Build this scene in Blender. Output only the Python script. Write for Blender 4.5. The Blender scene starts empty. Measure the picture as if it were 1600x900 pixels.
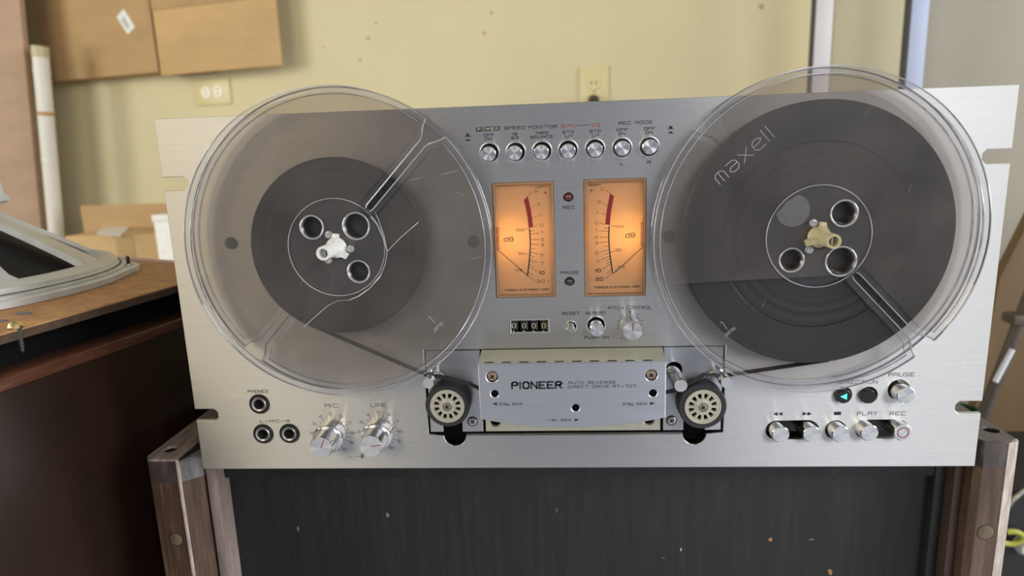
import bpy, bmesh, math, random
import numpy as np
from mathutils import Vector, Matrix
from mathutils.geometry import tessellate_polygon

random.seed(7)
S = 0.001                      # all numbers below are millimetres
scene = bpy.context.scene
PI = math.pi

# ------------------------------------------------------------------ camera
CAM = np.array([-10.24, -378.0, 193.82])
CR = np.array([[0.99768362, -0.03419399, 0.05880614],      # rows: right, down, forward in world axes
               [-0.02159398, -0.97896488, -0.20288286],
               [-0.06450652, -0.20114305, 0.97743561]])
RIGHT = np.array([0.99768362, 0.05880614, -0.03419399])
DOWN = np.array([-0.02159398, -0.20288286, -0.97896488])
FWD = np.array([-0.06450652, 0.97743561, -0.20114305])
FPX = 1015.0
cam_d = bpy.data.cameras.new('camera')
cam = bpy.data.objects.new('camera', cam_d)
scene.collection.objects.link(cam)
cam_d.sensor_width = 36.0
cam_d.lens = FPX / 1600 * 36.0
cam_d.clip_start = 0.01
m = Matrix.Identity(4)
for i in range(3):
    m[i][0] = RIGHT[i]; m[i][1] = -DOWN[i]; m[i][2] = -FWD[i]; m[i][3] = CAM[i] * S
cam.matrix_world = m
cam_d.dof.use_dof = True
cam_d.dof.focus_distance = 0.385
cam_d.dof.aperture_fstop = 8.0
scene.camera = cam

# ------------------------------------------------------------------ world, lights, exposure
world = bpy.data.worlds.new('world'); scene.world = world
world.use_nodes = True
bg = world.node_tree.nodes['Background']
bg.inputs[0].default_value = (0.80, 0.88, 1.0, 1)
bg.inputs[1].default_value = 0.55

def area(name, loc, rot, sx, sy, power, col):
    d = bpy.data.lights.new(name, 'AREA'); d.shape = 'RECTANGLE'
    d.size = sx * S; d.size_y = sy * S; d.energy = power; d.color = col
    o = bpy.data.objects.new(name, d); scene.collection.objects.link(o)
    o.location = [v * S for v in loc]; o.rotation_euler = rot
    return o
# daylight: two high windows in the wall behind the camera, plus an added fill lamp at each side wall
area('daylight_front_left', (-1700, -2600, 1230), (math.radians(90), 0, 0), 1500, 1100, 16, (1.0, 0.85, 0.56))
area('daylight_front_right', (1600, -2600, 1230), (math.radians(90), 0, 0), 1500, 1100, 19, (0.97, 0.98, 1.0))
area('fill_side_left', (-2600, -500, 700), (math.radians(90), 0, math.radians(-90)), 1600, 1200, 29, (1.0, 0.98, 0.93))
area('fill_side_right', (2400, -500, 700), (math.radians(90), 0, math.radians(90)), 1600, 1200, 37, (0.97, 0.98, 1.0))
scene.view_settings.view_transform = 'Standard'
scene.view_settings.look = 'None'
scene.view_settings.gamma = 1.0
scene.view_settings.use_curve_mapping = False
scene.view_settings.exposure = 0.6
scene.cycles.transparent_max_bounces = 32
scene.cycles.max_bounces = 10

# ------------------------------------------------------------------ measuring helpers (pixel of the 1600x900 photo -> point on a real plane)
def ray(u, v):
    return RIGHT * ((u - 800) / FPX) + DOWN * ((v - 450) / FPX) + FWD
def onplane(u, v, p0, n):
    d = ray(u, v); n = np.array(n, float)
    k = np.dot(np.array(p0, float) - CAM, n) / np.dot(d, n)
    return CAM + k * d
def P(u, v, y=0.0):
    p = onplane(u, v, (0, y, 0), (0, 1, 0)); return p[0], p[2]
def PZ(u, v, z):
    return onplane(u, v, (0, 0, z), (0, 0, 1))
def PXX(u, v, x):
    return onplane(u, v, (x, 0, 0), (1, 0, 0))

# ------------------------------------------------------------------ mesh builder
class MB:
    def __init__(s): s.v = []; s.f = []; s.mi = []; s.cur = 0
    def add(s, verts, faces):
        b = len(s.v); s.v += [tuple(map(float, p)) for p in verts]
        for f in faces: s.f.append([b + i for i in f]); s.mi.append(s.cur)
        return s
    def box(s, x0, x1, y0, y1, z0, z1, c=0.0):
        if c <= 0:
            vs = [(x, y, z) for x in (x0, x1) for y in (y0, y1) for z in (z0, z1)]
            return s.add(vs, [(0, 1, 3, 2), (4, 6, 7, 5), (0, 4, 5, 1), (2, 3, 7, 6), (0, 2, 6, 4), (1, 5, 7, 3)])
        bm = bmesh.new()
        bmesh.ops.create_cube(bm, size=1)
        for v in bm.verts:
            v.co = Vector(((x0 + x1) / 2 + v.co.x * (x1 - x0), (y0 + y1) / 2 + v.co.y * (y1 - y0), (z0 + z1) / 2 + v.co.z * (z1 - z0)))
        bmesh.ops.bevel(bm, geom=list(bm.edges), offset=c, segments=2, affect='EDGES', profile=0.5)
        return s.bm(bm)
    def bm(s, bm):
        bm.verts.index_update()
        s.add([v.co for v in bm.verts], [[v.index for v in f.verts] for f in bm.faces]); bm.free(); return s
    def lathe(s, prof, cx, cz, n=48, cap0=True, cap1=True, axis='y', cy=0):
        vs = []; k = len(prof)
        for i in range(n):
            a = 2 * PI * i / n; c, t = math.cos(a), math.sin(a)
            for r, h in prof:
                vs.append((cx + r * c, h, cz + r * t) if axis == 'y' else ((cx + r * c, cy + r * t, cz + h) if axis == 'z' else (cx + h, cy + r * c, cz + r * t)))
        fs = []
        for i in range(n):
            j = (i + 1) % n
            for q in range(k - 1):
                fs.append((i * k + q, i * k + q + 1, j * k + q + 1, j * k + q))
        if cap0 and prof[0][0] > 0: fs.append([i * k for i in range(n)])
        if cap1 and prof[-1][0] > 0: fs.append([i * k + k - 1 for i in range(n)])
        return s.add(vs, fs)
    def ring(s, prof, cx, cz, n=64, axis='y', cy=0):       # closed profile
        return s.lathe(list(prof) + [prof[0]], cx, cz, n, False, False, axis, cy)
    def plate(s, outer, holes, y0, y1, c=0.0, hc=None):
        """slab between y0 (front) and y1, outline and holes in (x,z), front edges chamfered by c"""
        hc = c if hc is None else hc
        loops = [ccw(outer)] + [ccw(h) for h in holes]
        fl = [offset(loops[0], c) if c else loops[0]] + [(offset(h, -hc) if hc else h) for h in loops[1:]]
        flat = [[Vector((x, z, 0)) for x, z in L] for L in fl]
        tris = tessellate_polygon(flat)
        pts = [p for L in fl for p in L]; n = len(pts)
        vs = [(x, y0, z) for x, z in pts]
        mid = []
        ch = (c or hc)
        base = [p for L in loops for p in L]
        vs += [(x, y0 + (max(c, hc) if ch else 0), z) for x, z in base]
        vs += [(x, y1, z) for x, z in base]
        fs = [tuple(t) for t in tris] + [tuple(2 * n + i for i in reversed(t)) for t in tris]
        o = 0
        for L in fl:
            k = len(L)
            for i in range(k):
                j = (i + 1) % k
                if ch: fs.append((o + i, o + j, n + o + j, n + o + i))
                q = n if ch else 0
                fs.append((q + o + i, q + o + j, 2 * n + o + j, 2 * n + o + i))
            o += k
        return s.add(vs, fs)
    def tube(s, pts, r, n=8):
        pts = [Vector(p) for p in pts]; vs = []; up = Vector((0.3, 0.5, 0.8))
        for i, p in enumerate(pts):
            d = (pts[min(i + 1, len(pts) - 1)] - pts[max(i - 1, 0)]).normalized()
            a = d.cross(up).normalized(); b = d.cross(a)
            rr = r[i] if isinstance(r, (list, tuple)) else r
            for q in range(n):
                t = 2 * PI * q / n; vs.append(p + a * (rr * math.cos(t)) + b * (rr * math.sin(t)))
        fs = [(i * n + q, i * n + (q + 1) % n, (i + 1) * n + (q + 1) % n, (i + 1) * n + q) for i in range(len(pts) - 1) for q in range(n)]
        fs += [list(range(n)), list(range((len(pts) - 1) * n, len(pts) * n))]
        return s.add(vs, fs)
    def prism(s, poly, axis, a0, a1):
        """polygon (p,q) swept along an axis: 'z' -> (x,y), 'x' -> (y,z), 'y' -> (x,z)"""
        k = len(poly)
        def mk(p, q, h): return {'z': (p, q, h), 'x': (h, p, q), 'y': (p, h, q)}[axis]
        vs = [mk(p, q, a0) for p, q in poly] + [mk(p, q, a1) for p, q in poly]
        return s.add(vs, [list(range(k)), list(range(k, 2 * k))] + [(i, (i + 1) % k, k + (i + 1) % k, k + i) for i in range(k)])
    def ribbon(s, pts, y, t, cyc=False):
        """flat printed stroke in the plane y"""
        h = t / 2
        for i in range(len(pts) - 1):
            (x0, z0), (x1, z1) = pts[i], pts[i + 1]
            L = math.hypot(x1 - x0, z1 - z0) or 1e-6
            dx, dz = (x1 - x0) / L * h * .9, (z1 - z0) / L * h * .9
            nx, nz = -(z1 - z0) / L * h, (x1 - x0) / L * h
            x0, z0, x1, z1 = x0 - dx, z0 - dz, x1 + dx, z1 + dz
            s.add([(x0 + nx, y, z0 + nz), (x1 + nx, y, z1 + nz), (x1 - nx, y, z1 - nz), (x0 - nx, y, z0 - nz)], [(0, 1, 2, 3)])
        return s
    def poly(s, pts, y):
        return s.add([(x, y, z) for x, z in pts], [list(range(len(pts)))])
    def xf(s, fn):
        s.v = [tuple(fn(*p)) for p in s.v]; return s

def area2(L): return sum(L[i][0] * L[(i + 1) % len(L)][1] - L[(i + 1) % len(L)][0] * L[i][1] for i in range(len(L)))
def ccw(L): return list(L) if area2(L) > 0 else list(reversed(L))
def offset(L, d):
    """move a ccw loop inwards by d"""
    out = []; n = len(L)
    for i in range(n):
        a, b, c = L[i - 1], L[i], L[(i + 1) % n]
        e1 = (b[0] - a[0], b[1] - a[1]); e2 = (c[0] - b[0], c[1] - b[1])
        l1 = math.hypot(*e1) or 1e-9; l2 = math.hypot(*e2) or 1e-9
        n1 = (-e1[1] / l1, e1[0] / l1); n2 = (-e2[1] / l2, e2[0] / l2)
        k = max(0.35, 1 + n1[0] * n2[0] + n1[1] * n2[1])
        out.append((b[0] + d * (n1[0] + n2[0]) / k, b[1] + d * (n1[1] + n2[1]) / k))
    return out
def circ(cx, cz, r, n=32, a0=0.0, a1=2 * PI, end=False):
    k = n + (1 if end else 0)
    return [(cx + r * math.cos(a0 + (a1 - a0) * i / n), cz + r * math.sin(a0 + (a1 - a0) * i / n)) for i in range(k)]
def capsule(xa, za, xb, zb, r, n=16):
    a = math.atan2(zb - za, xb - xa)
    return circ(xb, zb, r, n, a - PI / 2, a + PI / 2, True) + circ(xa, za, r, n, a + PI / 2, a + 3 * PI / 2, True)

WL = {}
def tag(o, label=None, cat=None, group=None, kind=None):
    if label: o['label'] = label
    if cat: o['category'] = cat
    if group: o['group'] = group
    if kind: o['kind'] = kind
    return o
def empty(name, loc):
    o = bpy.data.objects.new(name, None); scene.collection.objects.link(o)
    o.empty_display_size = 0.01
    o.location = [v * S for v in loc]; WL[o.name] = Vector(loc)
    return o
def obj(name, mb, mats, parent=None, origin=None, smooth=35):
    vs = mb.v
    if origin is None:
        xs, ys, zs = zip(*vs)
        origin = ((min(xs) + max(xs)) / 2, (min(ys) + max(ys)) / 2, (min(zs) + max(zs)) / 2)
    me = bpy.data.meshes.new(name)
    me.from_pydata([((x - origin[0]) * S, (y - origin[1]) * S, (z - origin[2]) * S) for x, y, z in vs], [], mb.f)
    if not isinstance(mats, (list, tuple)): mats = [mats]
    for mt in mats: me.materials.append(mt)
    me.polygons.foreach_set('material_index', mb.mi)
    bm = bmesh.new(); bm.from_mesh(me)
    bmesh.ops.recalc_face_normals(bm, faces=list(bm.faces))
    bm.to_mesh(me); bm.free()
    if smooth:
        me.polygons.foreach_set('use_smooth', [True] * len(me.polygons))
        me.set_sharp_from_angle(angle=math.radians(smooth))
    me.update()
    o = bpy.data.objects.new(name, me); scene.collection.objects.link(o)
    base = Vector((0, 0, 0))
    if parent is not None:
        o.parent = parent; base = WL[parent.name]
    o.location = (Vector(origin) - base) * S
    WL[o.name] = Vector(origin)
    return o

# ------------------------------------------------------------------ materials
def newmat(name):
    mt = bpy.data.materials.new(name); mt.use_nodes = True
    nt = mt.node_tree; b = nt.nodes['Principled BSDF']
    return mt, nt, b
def noise(nt, scale, stretch=(1, 1, 1), detail=4.0, rough=0.6, coord='Object'):
    tc = nt.nodes.new('ShaderNodeTexCoord'); mp = nt.nodes.new('ShaderNodeMapping')
    mp.inputs['Scale'].default_value = stretch
    nz = nt.nodes.new('ShaderNodeTexNoise'); nz.inputs['Scale'].default_value = scale
    nz.inputs['Detail'].default_value = detail; nz.inputs['Roughness'].default_value = rough
    nt.links.new(tc.outputs[coord], mp.inputs[0]); nt.links.new(mp.outputs[0], nz.inputs['Vector'])
    return nz
def ramp(nt, src, stops):
    r = nt.nodes.new('ShaderNodeValToRGB'); e = r.color_ramp.elements
    while len(e) < len(stops): e.new(0.5)
    for el, (p, c) in zip(e, stops): el.position = p; el.color = (*c, 1) if len(c) == 3 else c
    nt.links.new(src, r.inputs[0]); return r
def pm(name, col, rough=0.5, metal=0.0, var=0.0, vs=60.0, stretch=(1, 1, 1), bump=0.0, aniso=0.0, tan=None, coat=0.0, rvar=0.0, spec=0.5, emit=None):
    mt, nt, b = newmat(name)
    b.inputs['Base Color'].default_value = (*col, 1); b.inputs['Roughness'].default_value = rough
    b.inputs['Metallic'].default_value = metal; b.inputs['Specular IOR Level'].default_value = spec
    if coat: b.inputs['Coat Weight'].default_value = coat; b.inputs['Coat Roughness'].default_value = 0.08
    if var or bump or rvar:
        nz = noise(nt, vs, stretch)
        if var:
            lo = [max(0, c * (1 - var)) for c in col]; hi = [min(1, c * (1 + var)) for c in col]
            r = ramp(nt, nz.outputs[0], [(0.3, lo), (0.7, hi)]); nt.links.new(r.outputs[0], b.inputs['Base Color'])
        if rvar:
            mr = nt.nodes.new('ShaderNodeMapRange'); mr.inputs[1].default_value = .3; mr.inputs[2].default_value = .7
            mr.inputs[3].default_value = max(.02, rough - rvar); mr.inputs[4].default_value = min(1, rough + rvar)
            nt.links.new(nz.outputs[0], mr.inputs[0]); nt.links.new(mr.outputs[0], b.inputs['Roughness'])
        if bump:
            bp = nt.nodes.new('ShaderNodeBump'); bp.inputs['Strength'].default_value = bump; bp.inputs['Distance'].default_value = 0.0005
            nt.links.new(nz.outputs[0], bp.inputs['Height']); nt.links.new(bp.outputs[0], b.inputs['Normal'])
    if aniso:
        b.inputs['Anisotropic'].default_value = aniso
        if tan == 'radial':
            t = nt.nodes.new('ShaderNodeTangent'); t.direction_type = 'RADIAL'; t.axis = 'Y'
            nt.links.new(t.outputs[0], b.inputs['Tangent'])
        elif tan:
            t = nt.nodes.new('ShaderNodeCombineXYZ'); t.inputs[0].default_value, t.inputs[1].default_value, t.inputs[2].default_value = tan
            nt.links.new(t.outputs[0], b.inputs['Tangent'])
    if emit:
        b.inputs['Emission Color'].default_value = (*emit[0], 1); b.inputs['Emission Strength'].default_value = emit[1]
    return mt
def clear(name, tint, gloss=0.06, haze=0.0, hazecol=(0.5, 0.5, 0.5), rough=0.05, ior=1.45):
    """thin clear plastic: tinted transmission, fresnel gloss, a little milky scatter"""
    mt, nt, b = newmat(name); nt.nodes.remove(b)
    out = nt.nodes['Material Output']
    t = nt.nodes.new('ShaderNodeBsdfTransparent'); t.inputs[0].default_value = (*tint, 1)
    d = nt.nodes.new('ShaderNodeBsdfDiffuse'); d.inputs[0].default_value = (*hazecol, 1)
    g = nt.nodes.new('ShaderNodeBsdfGlossy'); g.inputs['Roughness'].default_value = rough
    fr = nt.nodes.new('ShaderNodeFresnel'); fr.inputs[0].default_value = ior
    nz = noise(nt, 25.0, (1, 1, 1), 2.0)
    mh = nt.nodes.new('ShaderNodeMath'); mh.operation = 'MULTIPLY'; mh.inputs[1].default_value = haze * 2
    nt.links.new(nz.outputs[0], mh.inputs[0])
    m1 = nt.nodes.new('ShaderNodeMixShader'); nt.links.new(mh.outputs[0], m1.inputs[0])
    nt.links.new(t.outputs[0], m1.inputs[1]); nt.links.new(d.outputs[0], m1.inputs[2])
    m2 = nt.nodes.new('ShaderNodeMixShader'); nt.links.new(fr.outputs[0], m2.inputs[0])
    nt.links.new(m1.outputs[0], m2.inputs[1]); nt.links.new(g.outputs[0], m2.inputs[2])
    nt.links.new(m2.outputs[0], out.inputs[0])
    return mt

def brushed(name, col, rough, aniso, tan):
    mt, nt, b = newmat(name)
    b.inputs['Metallic'].default_value = 1.0
    nz = noise(nt, 30.0, (1.2, 30, 60), 5.0, 0.65)
    r = ramp(nt, nz.outputs[0], [(0.25, [c * 0.90 for c in col]), (0.75, [min(1, c * 1.05) for c in col])])
    sp = noise(nt, 260.0, (1, 1, 1), 2.0, 0.5)                      # specks and scuffs
    r2 = ramp(nt, sp.outputs[0], [(0.70, (0, 0, 0)), (0.78, (1, 1, 1))])
    mx = nt.nodes.new('ShaderNodeMix'); mx.data_type = 'RGBA'
    fac = nt.nodes.new('ShaderNodeMath'); fac.operation = 'MULTIPLY'; fac.inputs[1].default_value = 0.35
    nt.links.new(r2.outputs[0], fac.inputs[0]); nt.links.new(fac.outputs[0], mx.inputs[0])
    nt.links.new(r.outputs[0], mx.inputs[6]); mx.inputs[7].default_value = (0.86, 0.86, 0.84, 1)
    nt.links.new(mx.outputs[2], b.inputs['Base Color'])
    mr = nt.nodes.new('ShaderNodeMapRange'); mr.inputs[1].default_value = .25; mr.inputs[2].default_value = .75
    mr.inputs[3].default_value = rough - .05; mr.inputs[4].default_value = rough + .06
    nt.links.new(nz.outputs[0], mr.inputs[0]); nt.links.new(mr.outputs[0], b.inputs['Roughness'])
    b.inputs['Anisotropic'].default_value = aniso
    t = nt.nodes.new('ShaderNodeCombineXYZ'); t.inputs[0].default_value, t.inputs[1].default_value, t.inputs[2].default_value = tan
    nt.links.new(t.outputs[0], b.inputs['Tangent'])
    bp = nt.nodes.new('ShaderNodeBump'); bp.inputs['Strength'].default_value = 0.06; bp.inputs['Distance'].default_value = 0.0002
    nt.links.new(nz.outputs[0], bp.inputs['Height']); nt.links.new(bp.outputs[0], b.inputs['Normal'])
    return mt
def wood(name, c1, c2, c3, scale, stretch, rough=0.5, bump=0.3, wear=None, coat=0.0):
    mt, nt, b = newmat(name)
    nz = noise(nt, scale, stretch, 8.0, 0.7)
    r = ramp(nt, nz.outputs[0], [(0.3, c1), (0.5, c2), (0.72, c3)])
    src = r.outputs[0]
    if wear:
        w = noise(nt, 55.0, (1, 1, 0.35), 6.0, 0.75)
        wr = ramp(nt, w.outputs[0], [(0.60, (0, 0, 0)), (0.74, (1, 1, 1))])
        mx = nt.nodes.new('ShaderNodeMix'); mx.data_type = 'RGBA'
        k = nt.nodes.new('ShaderNodeMath'); k.operation = 'MULTIPLY'; k.inputs[1].default_value = wear[1]
        nt.links.new(wr.outputs[0], k.inputs[0]); nt.links.new(k.outputs[0], mx.inputs[0])
        nt.links.new(src, mx.inputs[6]); mx.inputs[7].default_value = (*wear[0], 1); src = mx.outputs[2]
    nt.links.new(src, b.inputs['Base Color'])
    b.inputs['Roughness'].default_value = rough
    if coat: b.inputs['Coat Weight'].default_value = coat; b.inputs['Coat Roughness'].default_value = .15
    bp = nt.nodes.new('ShaderNodeBump'); bp.inputs['Strength'].default_value = bump; bp.inputs['Distance'].default_value = 0.0006
    nt.links.new(nz.outputs[0], bp.inputs['Height']); nt.links.new(bp.outputs[0], b.inputs['Normal'])
    return mt
def tape_mat(name, c1, c2):
    mt, nt, b = newmat(name)
    tc = nt.nodes.new('ShaderNodeTexCoord'); sx = nt.nodes.new('ShaderNodeSeparateXYZ')
    nt.links.new(tc.outputs['Object'], sx.inputs[0])
    cx = nt.nodes.new('ShaderNodeCombineXYZ')
    nt.links.new(sx.outputs[0], cx.inputs[0]); nt.links.new(sx.outputs[2], cx.inputs[1])
    ln = nt.nodes.new('ShaderNodeVectorMath'); ln.operation = 'LENGTH'; nt.links.new(cx.outputs[0], ln.inputs[0])
    nz = nt.nodes.new('ShaderNodeTexNoise'); nz.noise_dimensions = '1D'
    nz.inputs['Scale'].default_value = 330.0; nz.inputs['Detail'].default_value = 5.0; nz.inputs['Roughness'].default_value = .7
    nt.links.new(ln.outputs['Value'], nz.inputs['W'])
    r = ramp(nt, nz.outputs[0], [(0.30, c1), (0.70, c2)]); nt.links.new(r.outputs[0], b.inputs['Base Color'])
    b.inputs['Roughness'].default_value = 0.42
    b.inputs['Anisotropic'].default_value = 0.6; b.inputs['Anisotropic Rotation'].default_value = 0.25
    t = nt.nodes.new('ShaderNodeTangent'); t.direction_type = 'RADIAL'; t.axis = 'Y'
    nt.links.new(t.outputs[0], b.inputs['Tangent'])
    bp = nt.nodes.new('ShaderNodeBump'); bp.inputs['Strength'].default_value = 0.06; bp.inputs['Distance'].default_value = 0.0002
    nt.links.new(nz.outputs[0], bp.inputs['Height']); nt.links.new(bp.outputs[0], b.inputs['Normal'])
    return mt

M = {}
M['panel'] = brushed('brushed_aluminium', (0.72, 0.715, 0.70), 0.44, 0.93, (0, 0, 1))
M['cover'] = brushed('cover_aluminium', (0.74, 0.76, 0.80), 0.42, 0.9, (0, 0, 1))
M['plate'] = brushed('plate_aluminium', (0.66, 0.67, 0.69), 0.42, 0.9, (0, 0, 1))
M['cream_metal'] = pm('cream_metal', (0.62, 0.60, 0.48), 0.42, 0.6, var=.06, vs=200, bump=.05)
M['spun'] = pm('spun_aluminium', (0.86, 0.86, 0.86), 0.27, 1.0, aniso=0.9, tan='radial')
M['polish'] = pm('polished_aluminium', (0.82, 0.82, 0.82), 0.16, 1.0, rvar=.05, vs=300)
M['edge'] = pm('bright_edge', (0.86, 0.86, 0.85), 0.25, 1.0)
M['dull'] = pm('dull_steel', (0.50, 0.49, 0.46), 0.38, 1.0, var=.12, vs=300)
M['screw'] = pm('rusty_screw', (0.42, 0.33, 0.24), 0.45, 0.9, var=.35, vs=900, bump=.4)
M['black'] = pm('black_plastic', (0.012, 0.012, 0.013), 0.35)
M['dark'] = pm('dark_cavity', (0.006, 0.006, 0.006), 0.9, spec=0.1)
M['rubber'] = pm('black_rubber', (0.028, 0.028, 0.032), 0.55, var=.2, vs=300)
M['ink'] = pm('black_ink', (0.02, 0.02, 0.025), 0.6)
M['red_ink'] = pm('red_ink', (0.40, 0.10, 0.07), 0.6)
M['white_ink'] = pm('pale_ink', (0.70, 0.68, 0.60), 0.6)
M['yellow_ink'] = pm('yellow_ink', (0.75, 0.60, 0.25), 0.6)
M['pointer'] = pm('red_pointer', (0.30, 0.03, 0.02), 0.5)
M['lens_red'] = pm('red_lens', (0.12, 0.004, 0.010), 0.12, coat=1.0)
M['lens_dark'] = pm('dark_lens', (0.02, 0.022, 0.02), 0.12, coat=1.0)
M['teal'] = pm('lit_teal_arrow', (0.05, 0.75, 0.6), 0.5, emit=((0.08, 0.85, 0.68), 0.9))
M['white_plastic'] = pm('white_plastic', (0.74, 0.74, 0.70), 0.35, var=.05, vs=300)
M['olive_plastic'] = pm('yellowed_plastic', (0.46, 0.41, 0.24), 0.38, var=.12, vs=400)
M['flange'] = clear('smoky_flange', (0.94, 0.928, 0.916), haze=0.08, hazecol=(0.46, 0.42, 0.395), rough=.04)
M['rim'] = clear('clear_rim', (0.95, 0.95, 0.96), haze=0.04, hazecol=(0.7, 0.7, 0.72), rough=.06, ior=1.5)
M['ridge'] = clear('clear_ridge', (0.88, 0.88, 0.9), haze=0.30, hazecol=(0.95, 0.95, 0.97), rough=.15, ior=1.9)
M['hub'] = pm('hub_plastic', (0.045, 0.045, 0.05), 0.22, coat=.5, var=.15, vs=200)
M['hubwindow'] = pm('frosted_window', (0.27, 0.27, 0.285), 0.35, var=.1, vs=300)
M['tape'] = tape_mat('tape_pack', (0.008, 0.007, 0.0065), (0.028, 0.024, 0.022))
M['tape_old'] = tape_mat('tape_pack_outer', (0.013, 0.013, 0.0145), (0.024, 0.0235, 0.026))
M['tapeband'] = pm('tape_band', (0.035, 0.03, 0.028), 0.4)
M['amber'] = clear('amber_housing', (1.0, 0.84, 0.64), haze=0.30, hazecol=(0.95, 0.68, 0.42), rough=.15)
M['meterface'] = pm('meter_face', (0.88, 0.68, 0.43), 0.6, var=.03, vs=100)
def translucent(mt, col, fac):
    nt = mt.node_tree; b = nt.nodes['Principled BSDF']; t = nt.nodes.new('ShaderNodeBsdfTranslucent'); t.inputs[0].default_value = (*col, 1)
    mx = nt.nodes.new('ShaderNodeMixShader'); mx.inputs[0].default_value = fac
    nt.links.new(b.outputs[0], mx.inputs[1]); nt.links.new(t.outputs[0], mx.inputs[2]); nt.links.new(mx.outputs[0], nt.nodes['Material Output'].inputs[0])
translucent(M['meterface'], (1.0, 0.82, 0.56), .4)
M['glass'] = clear('meter_window', (0.98, 0.97, 0.95), haze=0.01, rough=.03)
M['lamp'] = pm('meter_lamp', (1, .6, .25), 0.5, emit=((1.0, 0.66, 0.30), 42.0))
M['meterred'] = pm('meter_red', (0.45, 0.012, 0.022), 0.6)
M['meterred2'] = pm('meter_red_numerals', (0.35, 0.10, 0.04), 0.6)

# ------------------------------------------------------------------ a square stroke alphabet
G = {'A': '00 04 44 40|02 42', 'B': '00 04 44 40 00|02 42', 'C': '44 04 00 40', 'D': '00 04 44 40 00', 'E': '44 04 00 40|02 32',
     'F': '44 04 00|02 32', 'G': '44 04 00 40 42 22', 'H': '00 04|40 44|02 42', 'I': '00 04', 'J': '44 40 00 01', 'K': '00 04|44 02 40',
     'L': '04 00 40', 'M': '00 04 22 44 40', 'N': '00 04 40 44', 'O': '00 04 44 40 00', 'P': '00 04 44 42 02', 'Q': '00 04 44 40 00|22 40',
     'R': '00 04 44 42 02|22 40', 'S': '44 04 02 42 40 00', 'T': '04 44|24 20', 'U': '04 00 40 44', 'V': '04 20 44', 'W': '04 10 24 30 44',
     'X': '04 40|00 44', 'Y': '04 22 44|22 20', 'Z': '04 44 00 40', '0': '00 04 44 40 00', '1': '03 14 10', '2': '04 44 42 02 00 40',
     '3': '04 44 40 00|12 42', '4': '30 34 01 41', '5': '44 04 02 42 40 00', '6': '44 04 00 40 42 02', '7': '04 44 20', '8': '00 04 44 40 00|02 42',
     '9': '42 02 04 44 40 00', '-': '02 42', '+': '02 42|24 20', '.': '00 00.3', '%': '00 44|03 04 14 13 03|30 31 41 40 30',
     'p': '0,-1 0,3 4,3 4,0 0,0', 'l': '0,4 0,0', 'a': '0,3 4,3 4,0 0,0 0,1.6 4,1.6', 'y': '0,3 0,0 4,0|4,3 4,-1 0,-1', 'z': '0,3 4,3 0,0 4,0',
     'i': '0,0 0,3|0,3.8 0,4.1', 'm': '0,0 0,3 4,3 4,0|2,3 2,0', 'r': '0,0 0,3 3,3', 'e': '4,0 0,0 0,3 4,3 4,1.6 0,1.6', 'c': '4,3 0,3 0,0 4,0',
     'd': '4,4 4,0 0,0 0,3 4,3', 'x': '0,0 4,3|0,3 4,0', '_': '02 42'}
NARROW = {'I': .12, 'l': .12, 'i': .12, '.': .12, '1': .35, ' ': .55, '_': 1.1}
ROUND = set('ABCDGJOPQRSU0235689apecdymr')
def strokes(text, h, width=None, asp=1.5, gap=0.42):
    """list of polylines, centred horizontally on 0, baseline at -h/2"""
    ws = [NARROW.get(ch, 1.0) for ch in text]
    tot = sum(ws) + gap * (len(text) - 1)
    cw = (width / tot) if width else h * asp
    x = -tot * cw / 2; out = []
    for ch, w in zip(text, ws):
        if ch != ' ':
            k = 0.25 * cw * (w if ch in 'Iil._' and ch not in 'Iil' else (1.0 if ch not in '_.' else w))
            if ch == '_': k = 0.25 * cw * w
            for st in G[ch].split('|'):
                pts = []
                for tk in st.split():
                    if ',' in tk: a, b = map(float, tk.split(','))
                    else: a, b = float(tk[0]), float(tk[1:])
                    pts.append((x + a * k, (b / 4 - .5) * h))
                if ch in ROUND and len(pts) > 2:
                    closed = pts[0] == pts[-1]; q = []
                    rng = range(len(pts))
                    for i in rng:
                        if (i in (0, len(pts) - 1)) and not closed: q.append(pts[i]); continue
                        if i == len(pts) - 1: break
                        a = pts[i - 1] if i else pts[-2]; b = pts[i]; c = pts[i + 1]
                        def tow(p, t):
                            L = math.hypot(t[0] - p[0], t[1] - p[1]) or 1; f = min(.20 * h, L * .45) / L
                            return (p[0] + (t[0] - p[0]) * f, p[1] + (t[1] - p[1]) * f)
                        q += [tow(b, a), tow(b, c)]
                    if closed: q.append(q[0])
                    pts = q
                out.append(pts)
        x += (w + gap) * cw
    return out
def text_mb(text, cx, cz, h, width, y, t, rot=0.0, mb=None):
    mb = mb or MB(); c, s = math.cos(rot), math.sin(rot)
    for pl in strokes(text, h, width):
        mb.ribbon([(cx + px * c - pz * s, cz + px * s + pz * c) for px, pz in pl], y, t)
    return mb
def T(text, uL, uR, v, hpx, parent, mat='ink', y=0.0, t=0.34, name='panel_lettering', rot=0.0, mb=None, link=True):
    """lettering between the measured pixels uL..uR on the plane y"""
    (x0, z0), (x1, z1) = P(uL, v, y), P(uR, v, y)
    xc, zc = P((uL + uR) / 2, v, y); _, za = P((uL + uR) / 2, v - hpx / 2, y); _, zb = P((uL + uR) / 2, v + hpx / 2, y)
    b = text_mb(text, xc, zc, za - zb, x1 - x0 - t, y - 0.06, t, rot, mb)
    if link: return obj(name, b, M[mat], parent, smooth=0)
    return b

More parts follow.
